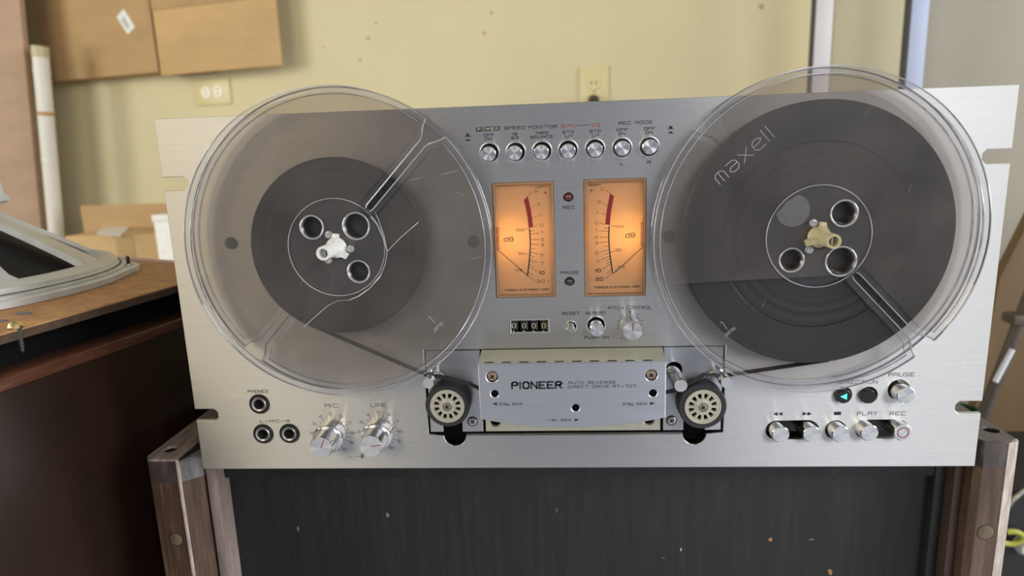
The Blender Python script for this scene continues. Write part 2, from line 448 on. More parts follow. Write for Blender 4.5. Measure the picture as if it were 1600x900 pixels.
# ================================================================== THE SETTING
TH = math.radians(13.5)
P0 = np.array([94.0, 1226.7, 351.7])
EX = np.array([math.cos(TH), -math.sin(TH), 0]); EN = np.array([-math.sin(TH), -math.cos(TH), 0])
def Wf(a, c, b):            # wall frame: a along the wall, c out of the wall, b up (absolute z)
    p = P0 + a * EX + c * EN; return (p[0], p[1], b)
def WP(u, v, c=0.0):        # pixel -> wall coordinates (a, z)
    p = onplane(u, v, P0 + c * EN, EN); return float(np.dot(p - P0, EX)), float(p[2])
FLOOR = -650.0

def plaster(name, col):
    mt, nt, b = newmat(name)
    nz = noise(nt, 1.6, (1, 1, 1), 5.0, .6)
    r = ramp(nt, nz.outputs[0], [(0.3, [c * .93 for c in col]), (0.7, [min(1, c * 1.05) for c in col])])
    sp = noise(nt, 9.0, (1, 1, 1), 3.0, .5)
    r2 = ramp(nt, sp.outputs[0], [(0.74, (0, 0, 0)), (0.80, (1, 1, 1))])
    k = nt.nodes.new('ShaderNodeMath'); k.operation = 'MULTIPLY'; k.inputs[1].default_value = .22
    mx = nt.nodes.new('ShaderNodeMix'); mx.data_type = 'RGBA'
    nt.links.new(r2.outputs[0], k.inputs[0]); nt.links.new(k.outputs[0], mx.inputs[0])
    nt.links.new(r.outputs[0], mx.inputs[6]); mx.inputs[7].default_value = (.45, .40, .26, 1)
    nt.links.new(mx.outputs[2], b.inputs['Base Color'])
    b.inputs['Roughness'].default_value = .75
    n2 = noise(nt, 350.0); bp = nt.nodes.new('ShaderNodeBump'); bp.inputs['Strength'].default_value = .15; bp.inputs['Distance'].default_value = .001
    nt.links.new(n2.outputs[0], bp.inputs['Height']); nt.links.new(bp.outputs[0], b.inputs['Normal'])
    return mt
M['wall'] = plaster('cream_wall_paint', (0.63, 0.56, 0.35))
M['wall2'] = plaster('grey_wall_paint', (0.20, 0.22, 0.31))
M['wall3'] = plaster('ceiling_paint', (0.26, 0.25, 0.24))
M['floor'] = pm('concrete_floor', (0.52, 0.55, 0.63), .8, var=.3, vs=8, bump=.3)
M['trim'] = pm('white_trim_paint', (0.72, 0.74, 0.80), .45, var=.03, vs=10)
M['gap'] = pm('dark_gap_and_shade', (0.06, 0.06, 0.06), .8)

obj('floor', MB().box(-2700, 2500, -2700, 2300, FLOOR - 20, FLOOR), M['floor'])['kind'] = 'structure'
wb = MB().box(-2900, 2450, -80, 0, FLOOR, 1900); wb.xf(lambda a, c, b: Wf(a, c, b))
obj('wall_back', wb, M['wall'])['kind'] = 'structure'
def side_wall(name, x0, x1):
    q = MB().plate([(-2700, FLOOR), (2300, FLOOR), (2300, 1900), (-2700, 1900)], [[(-1300, 100), (300, 100), (300, 1300), (-1300, 1300)]], x0, x1)  # unseen opening, added for the side fill lamp
    return obj(name, q.xf(lambda a, d, b: (d, a, b)), M['wall'], smooth=0)
side_wall('wall_left', -2700, -2620)['kind'] = 'structure'
side_wall('wall_right', 2420, 2500)['kind'] = 'structure'
# wall behind the camera, open at the two windows
fw = MB()
fw.plate([(-2700, FLOOR), (2500, FLOOR), (2500, 1900), (-2700, 1900)],
         [[(-2450, 680), (-950, 680), (-950, 1780), (-2450, 1780)], [(850, 680), (2350, 680), (2350, 1780), (850, 1780)]], -2700, -2620)
obj('wall_front', fw, M['wall2'])['kind'] = 'structure'
obj('ceiling', MB().box(-2700, 2500, -2700, 2300, 1900, 1920), M['wall3'])['kind'] = 'structure'

M['shaded_wall'] = plaster('khaki_shade_paint', (0.50, 0.46, 0.31)); M['shaded_wall2'] = plaster('grey_shade_paint', (0.40, 0.375, 0.31))  # greyer tones carry the shade on the right part of the wall
for nm, a0, a1, mt in (('shaded_wall_1', WP(1300, 60)[0], WP(1436, 60)[0], 'shaded_wall'), ('shaded_wall_2', WP(1436, 60)[0] + 2, 1500, 'shaded_wall2')):
    q = MB().box(a0, a1, .2, 12, FLOOR, 1850, 1); q.xf(lambda a, c, b: Wf(a, c, b)); obj(nm, q, M[mt])['kind'] = 'structure'
# nail holes in the back wall
for (u, v, r) in ((757, 52, 4.5), (768, 20, 4), (575, 60, 5), (563, 93, 4), (588, 36, 4), (460, 68, 3), (505, 74, 3), (1190, 10, 6)):
    a, z = WP(u, v)
    q = MB().lathe([(0.01, -0.5), (r, -0.5), (r * .8, 1.2), (0.01, 1.6)], 0, 0, 10)
    q.xf(lambda x, y, zz: Wf(a + x, y, z + zz))
    obj('wall_mark', q, M['wall_mark'] if 'wall_mark' in M else M.setdefault('wall_mark', pm('filler_patch', (.42, .34, .2), .8)), bpy.data.objects['wall_back'])

# ------------------------------------------------------------------ white posts in front of the wall, right
M['trim_pale'] = pm('pale_post_paint', (.62, .60, .62), .45, var=.03, vs=10)
M['trim_reflect'] = pm('blue_reflection_paint', (.44, .50, .68), .45, var=.03, vs=10)  # bluish reflection on the right post, put into its paint
def white_post(uA, uB, v, label, mt):
    a0, _ = WP(uA, v, 150); a1, _ = WP(uB, v, 150)
    root = empty('white_post', Wf((a0 + a1) / 2, 135, FLOOR))
    tag(root, label, 'post', 'white posts in front of the wall')
    q = MB().box(a0, a1, 118, 150, FLOOR + 6, 1480, 1.5); q.xf(lambda a, c, b: Wf(a, c, b)); obj('upright', q, M[mt], root)
    q = MB().box(a0 - 5, a0 - .1, 118, 149, FLOOR + 6, 1480, .5); q.xf(lambda a, c, b: Wf(a, c, b)); obj('shade_strip', q, M['gap'], root)  # dark strip stands for the shaded left side of the post
    q = MB().box(a0 - 25, a1 + 25, 95, 175, FLOOR, FLOOR + 6); q.xf(lambda a, c, b: Wf(a, c, b)); obj('foot_plate', q, M[mt], root)
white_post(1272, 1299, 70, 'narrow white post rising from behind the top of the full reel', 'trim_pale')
white_post(1420, 1447, 70, 'white post with a bluish reflection in its paint to the right of the full reel, farthest right', 'trim_reflect')

# ------------------------------------------------------------------ wall outlets
M['outlet_plate'] = pm('almond_outlet_plate', (0.66, 0.56, 0.30), .4)
M['outlet_face'] = pm('ivory_outlet_face', (0.80, 0.76, 0.62), .4)
def outlet(a, z, w, h, sideways, label, face):
    root = empty('wall_outlet', Wf(a, 0, z)); tag(root, label, 'outlet')
    q = MB().box(a - w / 2, a + w / 2, 0, 6, z - h / 2, z + h / 2, 2); q.xf(lambda x, c, b: Wf(x, c, b)); obj('cover_plate', q, M['outlet_plate'], root)
    for s in (-1, 1):
        da, dz = (s * 20, 0) if sideways else (0, s * 20)
        q = MB().plate(circ(a + da, z + dz, 16.5, 24), [], 0, 3, .8); q.xf(lambda x, c, b: Wf(x, 8.5 - c, b)); f = obj('receptacle', q, face, root)
        for k in (-1, 1):
            q = MB()
            if sideways: q.box(a + da - 4, a + da + 4, 8.4, 9.0, z + k * 6 - 1.2, z + k * 6 + 1.2)
            else: q.box(a + k * 6 - 1.2, a + k * 6 + 1.2, 8.4, 9.0, z + dz - 4, z + dz + 4)
            q.xf(lambda x, c, b: Wf(x, c, b)); obj('slot', q, M['gap'], f)
    q = MB().lathe([(0.01, -1.6), (2.6, -1.2), (3.2, 0)], 0, 0, 12); q.xf(lambda x, y, b: Wf(a + x, 6 - y, z + b)); obj('screw', q, M['screw'], root)
a0, z0 = WP(305, 145, 4); a1, z1 = WP(360, 143, 4)
outlet((a0 + a1) / 2, (z0 + z1) / 2 , 119, 70, True, 'almond outlet turned sideways on the wall below the cardboard', M['outlet_face'])
a0, z0 = WP(928, 104, 4)
oa, oz = a0, z0 - 57
outlet(oa, oz, 68, 114, False, 'upright outlet on the wall above the middle of the deck, black plug in it', M['outlet_plate'])
pl = empty('power_plug', Wf(oa, 9, oz - 20)); tag(pl, 'black power plug pushed into the upright wall outlet', 'plug')
q = MB().lathe([(13, 0), (13, 9), (9, 20), (5, 30), (0.01, 30)], 0, 0, 20); q.xf(lambda x, y, b: Wf(oa + x, 9.2 + y, oz - 20 + b)); obj('plug_body', q, M['black'], pl)
q = MB().tube([Wf(oa, 36, oz - 20), Wf(oa + 4, 52, oz - 30), Wf(oa + 8, 56, oz - 70), Wf(oa + 30, 40, oz - 300), Wf(oa + 40, 30, FLOOR + 5)], 3.2, 8); obj('cord', q, M['black'], pl)

# ------------------------------------------------------------------ cardboard
def cardboard(name, c):
    mt, nt, b = newmat(name)
    nz = noise(nt, 4.0, (1, 1, 3), 6, .65)
    r = ramp(nt, nz.outputs[0], [(.3, [x * .86 for x in c]), (.7, [x * 1.08 for x in c])]); nt.links.new(r.outputs[0], b.inputs['Base Color'])
    b.inputs['Roughness'].default_value = .8
    n2 = noise(nt, 160.0, (.2, .2, 3)); bp = nt.nodes.new('ShaderNodeBump'); bp.inputs['Strength'].default_value = .1; bp.inputs['Distance'].default_value = .0006
    nt.links.new(n2.outputs[0], bp.inputs['Height']); nt.links.new(bp.outputs[0], b.inputs['Normal'])
    return mt
M['card'] = cardboard('cardboard', (0.54, 0.36, 0.165))
M['card2'] = cardboard('cardboard_brown', (0.45, 0.29, 0.135))
M['card3'] = cardboard('cardboard_grey_brown', (0.42, 0.29, 0.20))
M['card_edge'] = pm('cardboard_cut_edge', (.30, .19, .09), .9)
M['paper'] = pm('white_paper_label', (.74, .74, .70), .6, var=.05, vs=80)
M['packtape'] = pm('brown_packing_tape', (.40, .27, .12), .25)
M['print'] = pm('grey_label_print', (.35, .35, .35), .7)

root = empty('cardboard_carton', Wf(WP(200, 100)[0], 0, WP(200, 112)[1]))
tag(root, 'opened brown cardboard carton against the wall, top left corner', 'carton')
aL, _ = WP(72, 127, 60); aM, zM = WP(247, 113, 60); aR, zR = WP(440, 100, 62); zB = WP(160, 120, 60)[1]
q = MB().box(aL, aM, 0, 58, zB, 1000, 1.5); q.xf(lambda a, c, b: Wf(a, c, b)); obj('carton_body', q, M['card2'], root)
aM2 = WP(250, 112, 64)[0]
q = MB().box(aM2, aR, 56, 62, zR - 3, 1000, 1.0); q.xf(lambda a, c, b: Wf(a, c, b)); obj('side_flap', q, M['card'], root)
q = MB().box(aM2 + 4, WP(320, 110, 50)[0], 0, 50, zR + 2, 990); q.xf(lambda a, c, b: Wf(a, c, b)); obj('carton_end', q, M['card_edge'], root)
zc = WP(350, 3, 62)[1]
q = MB().box(aM2, aR, 62, 64.5, zc, 1000, .8); q.xf(lambda a, c, b: Wf(a, c, b)); obj('top_flap', q, M['card2'], root)
la, lz = WP(196, 34, 60)
q = MB(); c_, s_ = math.cos(.55), math.sin(.55)
q.plate([(-17, -29), (17, -29), (17, 29), (-17, 29)], [], 0, .8); q.xf(lambda x, y, z: Wf(la + x * c_ - z * s_, 59.2 - y, lz + x * s_ + z * c_))
lab = obj('shipping_label', q, M['paper'], root)
q = MB()
for k in range(3): q.box(-9 + k * 5, -6 + k * 5, 0, .3, -16, 14)
q.xf(lambda x, y, z: Wf(la + x * c_ - z * s_, 59.3 + y, lz + x * s_ + z * c_)); obj('label_print', q, M['print'], lab)

# tall brown sheet, far left
pa, pb = P(30, 0, 1435), P(68, 400, 1435)
sl = (pb[0] - pa[0]) / (pb[1] - pa[1])
def xat(z, p, s): return p[0] + (z - p[1]) * s
q = MB().prism([(xat(1300, pa, sl), 1300), (xat(FLOOR, pa, sl), FLOOR), (xat(FLOOR, pa, sl) - 620, FLOOR), (xat(1300, pa, sl) - 700, 1300)], 'y', 1435, 1453)
o = obj('cardboard_sheet', q, M['card3']); tag(o, 'tall plain brown cardboard sheet standing at the far left edge', 'cardboard')

# leaning white pole
PY = 1410
pa, pb = P(62, 74, PY), P(91, 400, PY)
sl = (pb[0] - pa[0]) / (pb[1] - pa[1])
def pole_pt(z): return (xat(z, pa, sl), PY, z)
M['pole'] = pm('weathered_white_pole', (.66, .64, .58), .5, var=.12, vs=14, stretch=(1, 1, .15))
M['pole_mark'] = pm('rusty_mark', (.42, .25, .10), .7)
root = empty('white_pole', pole_pt(FLOOR)); tag(root, 'weathered white pole leaning beside the brown cardboard sheet', 'pole')
q = MB().tube([pole_pt(FLOOR), pole_pt(pa[1])], 20, 20); obj('pole_shaft', q, M['pole'], root)
for v, r in ((112, 21.4), (250, 21.4)):
    z = P(70, v, PY)[1]; q = MB().tube([pole_pt(z - 3), pole_pt(z + 3)], r, 20); obj('joint_ring', q, M['pole'], root)
z = P(70, 178, PY)[1]; q = MB().tube([pole_pt(z - 5), pole_pt(z + 5)], 20.8, 20); obj('rust_band', q, M['pole_mark'], root)
q = MB().tube([pole_pt(pa[1] - 26), pole_pt(pa[1] + 2)], 21.5, 20); obj('end_cap', q, M['olive_plastic'], root)

# low carton with its lid open
x0 = P(103, 380, 1120)[0]; x1 = P(300, 380, 1120)[0]; zt = P(180, 367, 1120)[1]
root = empty('open_carton', ((x0 + x1) / 2, 1220, zt - 230)); tag(root, 'low brown carton with raised back flap beyond the loudspeaker driver', 'carton')
obj('carton_body', MB().box(x0, x1, 1120, 1300, zt - 230, zt, 2), M['card'], root)
zf = P(180, 320, 1302)[1]; xf0 = P(128, 335, 1302)[0]
obj('back_flap', MB().box(xf0, x1 + 20, 1300, 1305, zt - 40, zf), M['card2'], root)
xt = P(196, 385, 1119)[0]
obj('tape_strip', MB().box(xt - 22, xt + 22, 1119.2, 1120.4, zt - 228, zt - 1), M['packtape'], root)
q = MB(); lp = [PZ(u, v, zt) for u, v in ((150, 366), (188, 369), (202, 356), (162, 353))]
q.prism([(p[0], p[1]) for p in lp], 'z', zt + .2, zt + 1.2); obj('paper_label', q, M['paper'], root)
o = obj('lower_carton', MB().box(x0 - 2, x1 + 40, 1095, 1330, FLOOR, zt - 230.2, 2), M['card2'])
tag(o, 'large carton under the low open carton, mostly hidden', 'carton')
xw0 = P(243, 370, 1060)[0]; zw = P(250, 337, 1060)[1]
root = empty('white_box', (xw0 + 30, 1085, FLOOR)); tag(root, 'tall white box beside the low carton, half behind the deck', 'box')
obj('box_body', MB().box(xw0, xw0 + 70, 1060, 1090, FLOOR, zw, 2), M['paper'], root)
obj('box_lid', MB().box(xw0 - 2, xw0 + 72, 1058, 1092, zw - 14, zw + 2, 1), M['paper'], root)

# ------------------------------------------------------------------ right background
M['brownboard'] = wood('brown_board', (.11, .062, .026), (.145, .086, .034), (.185, .115, .05), 6, (1, 1, .3), .6, .1)
M['stick'] = pm('grey_brown_stick', (.085, .065, .048), .5, var=.3, vs=30)
crate = empty('black_crate', (600, 530, FLOOR)); tag(crate, 'black crate in the shade on the floor right of the rack', 'crate')
M['blackcrate'] = pm('black_crate_plastic', (.012, .011, .011), .55, var=.3, vs=30)
obj('crate_body', MB().box(300, 1000, 430, 650, FLOOR, -262, 3), M['blackcrate'], crate)
obj('crate_rim', MB().box(296, 1004, 426, 654, -262, -250, 3), M['blackcrate'], crate)
pts = [P(u, v, 600) for u, v in ((1650, 262), (1562, 436), (1538, 560), (1522, 650))]
e = pts[-1]; pts.append((e[0] - 8, -249.8)); pts += [(pts[-1][0] + 420, -249.8), (pts[0][0] + 300, pts[0][1])]
o = obj('plywood_board', MB().prism(pts, 'y', 600, 618), M['brownboard']); tag(o, 'brown plywood board standing on the black crate right of the deck', 'board')
A = P(1612, 455, 540); B = P(1534, 655, 540)
dxz = ((B[0] - A[0]) / (B[1] - A[1]))
pb_ = (B[0] + (-243 - B[1]) * dxz, 540, -243)
root = empty('leaning_stick', pb_); tag(root, 'grey brown stick with a pale band leaning across the brown board', 'stick')
obj('stick_shaft', MB().tube([(A[0] + 120 * dxz, 540, A[1] + 120), pb_], 8.5, 14), M['stick'], root)
C1 = P(1585, 546, 530); C2 = P(1558, 597, 530)
obj('pale_band', MB().tube([(C1[0] - 2, 531, C1[1]), (C2[0] - 2, 531, C2[1])], 3.6, 10), M['trim'], root)
C3 = P(1598, 500, 530)
obj('clip', MB().box(C3[0] - 14, C3[0] + 14, 526, 554, C3[1] - 7, C3[1] + 7, 3), M['stick'], root)
M['green'] = pm('green_plastic', (.015, .06, .012), .5)
g = P(1514, 642, 390)
root = empty('green_tub', (g[0], 400, FLOOR)); tag(root, 'dark green plastic tub glimpsed between deck and brown board', 'tub')
obj('tub_body', MB().lathe([(12, FLOOR), (14, g[1] - 20), (15, g[1] - 1), (13, g[1] - 1), (11, FLOOR + 4), (0.01, FLOOR + 4)], g[0], 0, 20, axis='z', cy=400), M['green'], root)
obj('tub_rim', MB().ring([(14, g[1] - 4), (16.5, g[1] - 4), (16.5, g[1]), (14, g[1])], g[0], 0, 20, axis='z', cy=400), M['green'], root)
M['yellowhook'] = pm('yellow_green_plastic', (.42, .44, .06), .4)
h = P(1577, 838, 424)
q = MB().tube([(h[0] + 15 * math.cos(t), 421, h[1] + 9 * math.sin(t)) for t in np.linspace(-2.4, 2.0, 14)] , 3.6, 8)
tag(obj('yellow_hook', q, M['yellowhook']), 'yellow green hook on the front of the black crate', 'hook')
h = P(1600, 852, 424)
q = MB().lathe([(11, 430), (12, 420), (9, 414), (0.01, 412)], h[0], h[1], 18)  # white ball placed against the crate front, not a fitting of it
obj('white_ball', q, M['paper'], crate)
cp = [P(u, v, 420) for u, v in ((1566, 822), (1570, 800), (1580, 783), (1600, 766), (1630, 760), (1660, 900))]
tag(obj('hanging_cable', MB().tube([(p[0], 420, p[1]) for p in cp], 3, 8), M['dull']), 'thin grey cable looping over the front of the black crate', 'cable')

# ------------------------------------------------------------------ wooden equipment rack the deck stands on
M['post'] = wood('rosewood_worn', (.025, .013, .008), (.085, .045, .026), (.22, .13, .085), 34, (7, 4, .35), .36, .4, wear=((.34, .25, .20), .45))
M['post2'] = wood('brown_wood_worn', (.05, .031, .022), (.11, .068, .047), (.20, .135, .10), 30, (6, 3, .4), .45, .35, wear=((.44, .36, .31), .45))
M['capwood'] = wood('dark_varnished_cap', (.028, .020, .017), (.055, .040, .034), (.11, .085, .072), 40, (3, 3, 1), .3, .2, wear=((.45, .42, .42), .35), coat=.4)
M['plugwood'] = wood('plug_wood', (.10, .07, .045), (.16, .115, .07), (.22, .16, .10), 60, (3, 1, 1), .45, .2)
M['strip'] = wood('greyed_edge', (.16, .11, .095), (.24, .18, .16), (.33, .27, .25), 40, (4, 2, .5), .6, .2)
M['blackwood'] = wood('black_stained_plywood', (.006, .0065, .007), (.011, .012, .013), (.020, .021, .023), 20, (9, 3, .5), .6, .5, wear=((.04, .042, .045), .3))
M['innerwood'] = wood('inner_side_wood', (.030, .020, .016), (.060, .038, .030), (.10, .066, .052), 30, (4, 4, .4), .5, .3)
M['chip'] = wood('bare_wood_chip', (.30, .14, .05), (.42, .22, .09), (.52, .32, .16), 300, (1, 1, 1), .8, .3)
rack = empty('equipment_rack', (0, 170, FLOOR))
tag(rack, 'worn black front wooden rack with brown side posts, carrying the tape deck', 'rack')
M['worn_lit_edge'] = wood('pale_worn_lit_edge', (.30, .22, .18), (.50, .42, .37), (.68, .62, .58), 90, (3, 3, .6), .5, .3)
M['topwood'] = wood('scuffed_top', (.14, .10, .085), (.30, .23, .20), (.50, .38, .31), 45, (5, .8, 3), .25, .35, coat=.4)
def side_post(plan, ztop, mat, hole, plug, rp, top, topplan=None, inner=None):
    ch = 17
    q = MB().prism(plan, 'z', FLOOR, ztop - ch - .1); po = obj('side_post', q, mat, rack, smooth=25)
    tpn = topplan or plan
    q = MB().prism(tpn, 'z', ztop - ch, ztop - 1.5); obj('end_cap', q, M['capwood'], po, smooth=25)
    q = MB(); q.plate(tpn, [circ(hole[0], hole[1], 4.3, 20)], 0, 1.5, .7, .3); q.xf(lambda x, d, y: (x, y, ztop - d)); obj('scuffed_top', q, M[top], po)
    q = MB().lathe([(4.25, 0), (4.25, .06), (0.01, .06)], hole[0], 0, 20, axis='z', cy=hole[1]); q.xf(lambda x, y, z: (x, y, z + ztop - 1.49)); obj('screw_hole', q, M['dark'], po, smooth=0)
    if inner:
        q = MB().plate(inner, [], 0, ch - 2, 1.6); q.xf(lambda x, d, y: (x, y, ztop - 2 - d)); obj('inner_cap', q, M['capwood2'], po, smooth=25)
    q = MB().lathe([(0.01, -.35), (rp - .4, -.35), (rp, -.1), (rp, 3)], plug[0], plug[1], 24); q.xf(lambda x, y, z: (x, y + 5, z)); obj('wood_plug', q, M['plugwood'], po)
    q = MB().ring([(rp, -.05), (rp + .35, -.05), (rp + .35, .5), (rp, .5)], plug[0], plug[1], 24); q.xf(lambda x, y, z: (x, y + 4.98, z)); obj('plug_seam', q, M['dark'], po)
    return po
M['capwood2'] = wood('grey_sheen_cap', (.09, .08, .08), (.16, .145, .14), (.30, .28, .28), 40, (5, 3, .8), .28, .2, coat=.5)
h = PZ(266, 703, 4); pg = P(275, 843, 5)
po = side_post([(-285, 10), (-281, 5), (-261.5, 5), (-250, 15), (-249, 330), (-285, 330)], 4.5, M['post'], (h[0], h[1]), pg, 4.4, 'topwood',
          [(-285, 10), (-281, 5), (-261.8, 5), (-261.8, 330), (-285, 330)], [(-261.6, 5.2), (-250, 15.2), (-249, 330), (-255.5, 330), (-255.5, 34)])
q = MB().prism([(-262.1, 4.85), (-260.9, 4.95), (-260.3, 5.7), (-261.4, 6)], 'z', FLOOR + 5, 3.8); obj('worn_lit_edge', q, M['worn_lit_edge'], po)
h = PZ(1548.5, 673, 13); pg = P(1540, 832, 5)
po = side_post([(270, 8.2), (262.5, 5), (249, 5), (246, 9), (246, 330), (270, 330)], 13.5, M['post2'], (h[0] , h[1]), pg, 4.9, 'capwood')
q = MB().prism([(262.4, 5.1), (262.5, 4.7), (270.2, 8.0), (270.1, 8.6)], 'z', FLOOR + 5, 12.6); obj('worn_lit_edge', q, M['worn_lit_edge'], po)  # pale strip: wear, plus light on the outer chamfer put into colour
obj('edge_strip', MB().box(-248.4, -241.5, 14, 330, FLOOR, -1.5, 1.5), M['strip'], rack)
obj('inner_side', MB().box(240, 245.6, 16, 330, FLOOR, 6, 1), M['innerwood'], rack)
obj('inner_rail', MB().box(233, 240, 24, 60, FLOOR, -4, 1.5), M['blackwood'], rack)
fp = obj('front_panel', MB().box(-241.3, 233, 30, 42, FLOOR, -20, .5), M['blackwood'], rack)
obj('top_rail', MB().box(-241.3, 233, 24.5, 42, -19.5, -5, 1), M['blackwood'], rack)
obj('top_board', MB().box(-241.3, 239.8, 42, 330, -22, -5), M['blackwood'], rack)
obj('back_board', MB().box(-248, 245, 322, 330, FLOOR, -23), M['blackwood'], rack)
for (u, v, w, h_, mt) in ((1204, 843, 3.2, 3.6, 'chip'), (1297, 893, 3.0, 5, 'chip'), (1064, 859, .9, 3.2, 'white_ink'), (1037, 872, 2.4, .7, 'strip'), (870, 797, .8, 3.6, 'strip'), (1268, 843, 3, 1.2, 'strip'), (466, 826, 1.6, 4, 'strip'), (606, 805, 2, 4, 'strip')):
    x, z = P(u, v, 30); rr = [random.uniform(.5, 1.1) for _ in range(9)]
    q = MB().poly([(x + w / 1.6 * rr[i] * math.cos(2 * PI * i / 9), z + h_ / 1.6 * rr[i] * math.sin(2 * PI * i / 9)) for i in range(9)], 29.9)
    obj('chipped_spot', q, M[mt], fp, smooth=0)

# ------------------------------------------------------------------ dark speaker cabinet at left with the fibreboard on it
BZ = 106.0
M['darkwood'] = wood('dark_walnut_finish', (.012, .006, .004), (.022, .010, .006), (.036, .017, .009), 8, (3, 1, .5), .35, .1)
M['redgloss'] = wood('red_brown_edge', (.06, .022, .012), (.10, .040, .022), (.15, .065, .038), 20, (4, .4, 4), .22, .1, coat=.6)
M['mdf'] = wood('fibreboard', (.30, .15, .058), (.45, .235, .095), (.60, .335, .145), 70, (1, 1, 1), .7, .25)
M['mdf_edge'] = wood('fibreboard_edge', (.04, .022, .012), (.07, .04, .022), (.11, .065, .035), 60, (1, 1, 3), .8, .2)
OX, OY = -327.0, -40.0                                  # the cabinet stands turned a little towards the rack
E1 = (0.196, 0.981); E2 = (0.981, -0.196)
def K(q, p, z): return (OX + p * E1[0] - q * E2[0], OY + p * E1[1] - q * E2[1], z)     # q inwards from its right side, p along it
cabn = empty('speaker_cabinet', K(280, -50, FLOOR)); tag(cabn, 'large dark walnut speaker cabinet standing left of the rack', 'cabinet')
obj('cabinet_side', MB().box(1, 19, -300, 190, FLOOR, 70, 1).xf(K), M['darkwood'], cabn)
obj('cabinet_body', MB().box(19.2, 560, -300, 190, FLOOR, 62).xf(K), M['darkwood'], cabn)
obj('edge_moulding', MB().prism([(15, 70.2), (0.6, 70.2), (0, 71.5), (0, 74.5), (1.4, 77.2), (4, 78.8), (8, 79.4), (15, 79.5)], 'y', -302, 192).xf(K), M['redgloss'], cabn, smooth=60)
obj('recessed_frame', MB().box(15.5, 540, -290, 180, 62.2, BZ - 6.2).xf(K), M['dark'], cabn)
edge = [(-317 + .17 * (y + 44), y) for y in (-340, 130)]
f1, f2 = PZ(272, 412.5, BZ), PZ(180, 405, BZ)
kx = (f2[1] - f1[1]) / (f2[0] - f1[0])
def fary(x): return f1[1] + kx * (x - f1[0])
plan = [(-940, -340), edge[0], edge[1], (-288.5, fary(-288.5)), (-480, fary(-480)), (-940, fary(-480) + 60)]
fb = empty('fibreboard_panel', (-620, 0, BZ - 6)); tag(fb, 'brown fibreboard panel lying on the dark speaker cabinet', 'panel')
obj('board_face', MB().prism(plan, 'z', BZ - 1, BZ), M['mdf'], fb, smooth=0)
obj('board_core', MB().prism(plan, 'z', BZ - 6, BZ - 1.02), M['mdf_edge'], fb, smooth=0)
M['pink'] = pm('pinkish_edge', (.55, .36, .30), .5)
obj('back_edge_strip', MB().prism([(-288.5, fary(-288.5) + .2), (-480, fary(-480) + .2), (-480, fary(-480) + 9), (-288.5, fary(-288.5) + 9)], 'z', BZ - 6, BZ + 1.5), M['pink'], fb)

# loudspeaker driver resting face down on the board
WX, WY = -505.0, 78.0
M['cast'] = pm('cast_white_frame', (.66, .67, .65), .42, .3, var=.1, vs=60, bump=.15, rvar=.1)
M['cone'] = pm('black_paper_cone', (.010, .010, .013), .75, var=.4, vs=160, bump=.3)
M['gasket'] = pm('dark_gasket', (.16, .15, .12), .8)
M['magnetpaint'] = pm('bluish_white_magnet_cover', (.62, .68, .78), .35, var=.1, vs=60)
wf = empty('loudspeaker_driver', (WX, WY, BZ)); tag(wf, 'big loudspeaker driver with pale cast frame lying face down on the fibreboard', 'loudspeaker')
bp = PZ(201, 413, BZ + 6)
th0 = math.atan2(bp[1] - WY, bp[0] - WX)
def lobes(r, k): return [((WX + (r + k * max(0, math.cos(4 * (t - th0))) ** 8) * math.cos(t)), (WY + (r + k * max(0, math.cos(4 * (t - th0))) ** 8) * math.sin(t))) for t in np.linspace(0, 2 * PI, 160, endpoint=False)]
fl = obj('frame_flange', MB().plate(lobes(151, 7), [circ(WX, WY, 124, 96)], 0, 5.4, 1.2, .2).xf(lambda x, d, y: (x, y, BZ + 5.8 - d)), M['cast'], wf)
obj('frame_ring', MB().ring([(125, BZ + 5), (147.5, BZ + 5.9), (147.5, BZ + 7.5), (145, BZ + 8.2), (143.5, BZ + 8.2), (142.5, BZ + 9.5), (142, BZ + 12), (139, BZ + 14.5), (131, BZ + 15.5), (127, BZ + 13), (125, BZ + 8)], WX, 0, 128, axis='z', cy=WY), M['cast'], wf)
obj('gasket_ring', MB().ring([(143.6, BZ + 8.3), (145, BZ + 8.3), (145, BZ + 8.8), (143.6, BZ + 8.8)], WX, 0, 96, axis='z', cy=WY), M['gasket'], fl)
obj('cone', MB().lathe([(126, BZ + 7), (119, BZ + 11), (46, BZ + 52), (44, BZ + 56)], WX, 0, 96, False, True, axis='z', cy=WY), M['cone'], wf)
az0, az1 = math.radians(16), math.radians(-23); NLEG = 8
for k in range(NLEG):
    q = MB(); rows = []
    for t in np.linspace(0, 1, 9):
        rr_ = 136 - 74 * t; z = BZ + 12 + 47 * (t ** .92); w = 16 - 6 * t if t > .12 else 24 - 72 * t
        rows.append([(rr_, -w, z - 5), (rr_, -w * .8, z), (rr_, w * .8, z), (rr_, w, z - 5)])
    vs = [p for R_ in rows for p in R_]; fs = []
    for i in range(8):
        for j in range(4): fs.append((i * 4 + j, i * 4 + (j + 1) % 4, (i + 1) * 4 + (j + 1) % 4, (i + 1) * 4 + j))
    fs += [(0, 1, 2, 3), (32, 33, 34, 35)]
    q.add(vs, fs); an = az0 if k == 0 else az1 - (k - 1) * (2 * PI - abs(az0 - az1)) / (NLEG - 1)
    q.xf(lambda x, y, z: (WX + x * math.cos(an) - y * math.sin(an), WY + x * math.sin(an) + y * math.cos(an), z))
    obj('frame_leg', q, M['cast'], wf, smooth=50)
obj('top_plate', MB().lathe([(40, BZ + 56.5), (62, BZ + 56.5), (66, BZ + 58), (66, BZ + 64), (40, BZ + 64)], WX, 0, 64, axis='z', cy=WY), M['cast'], wf)
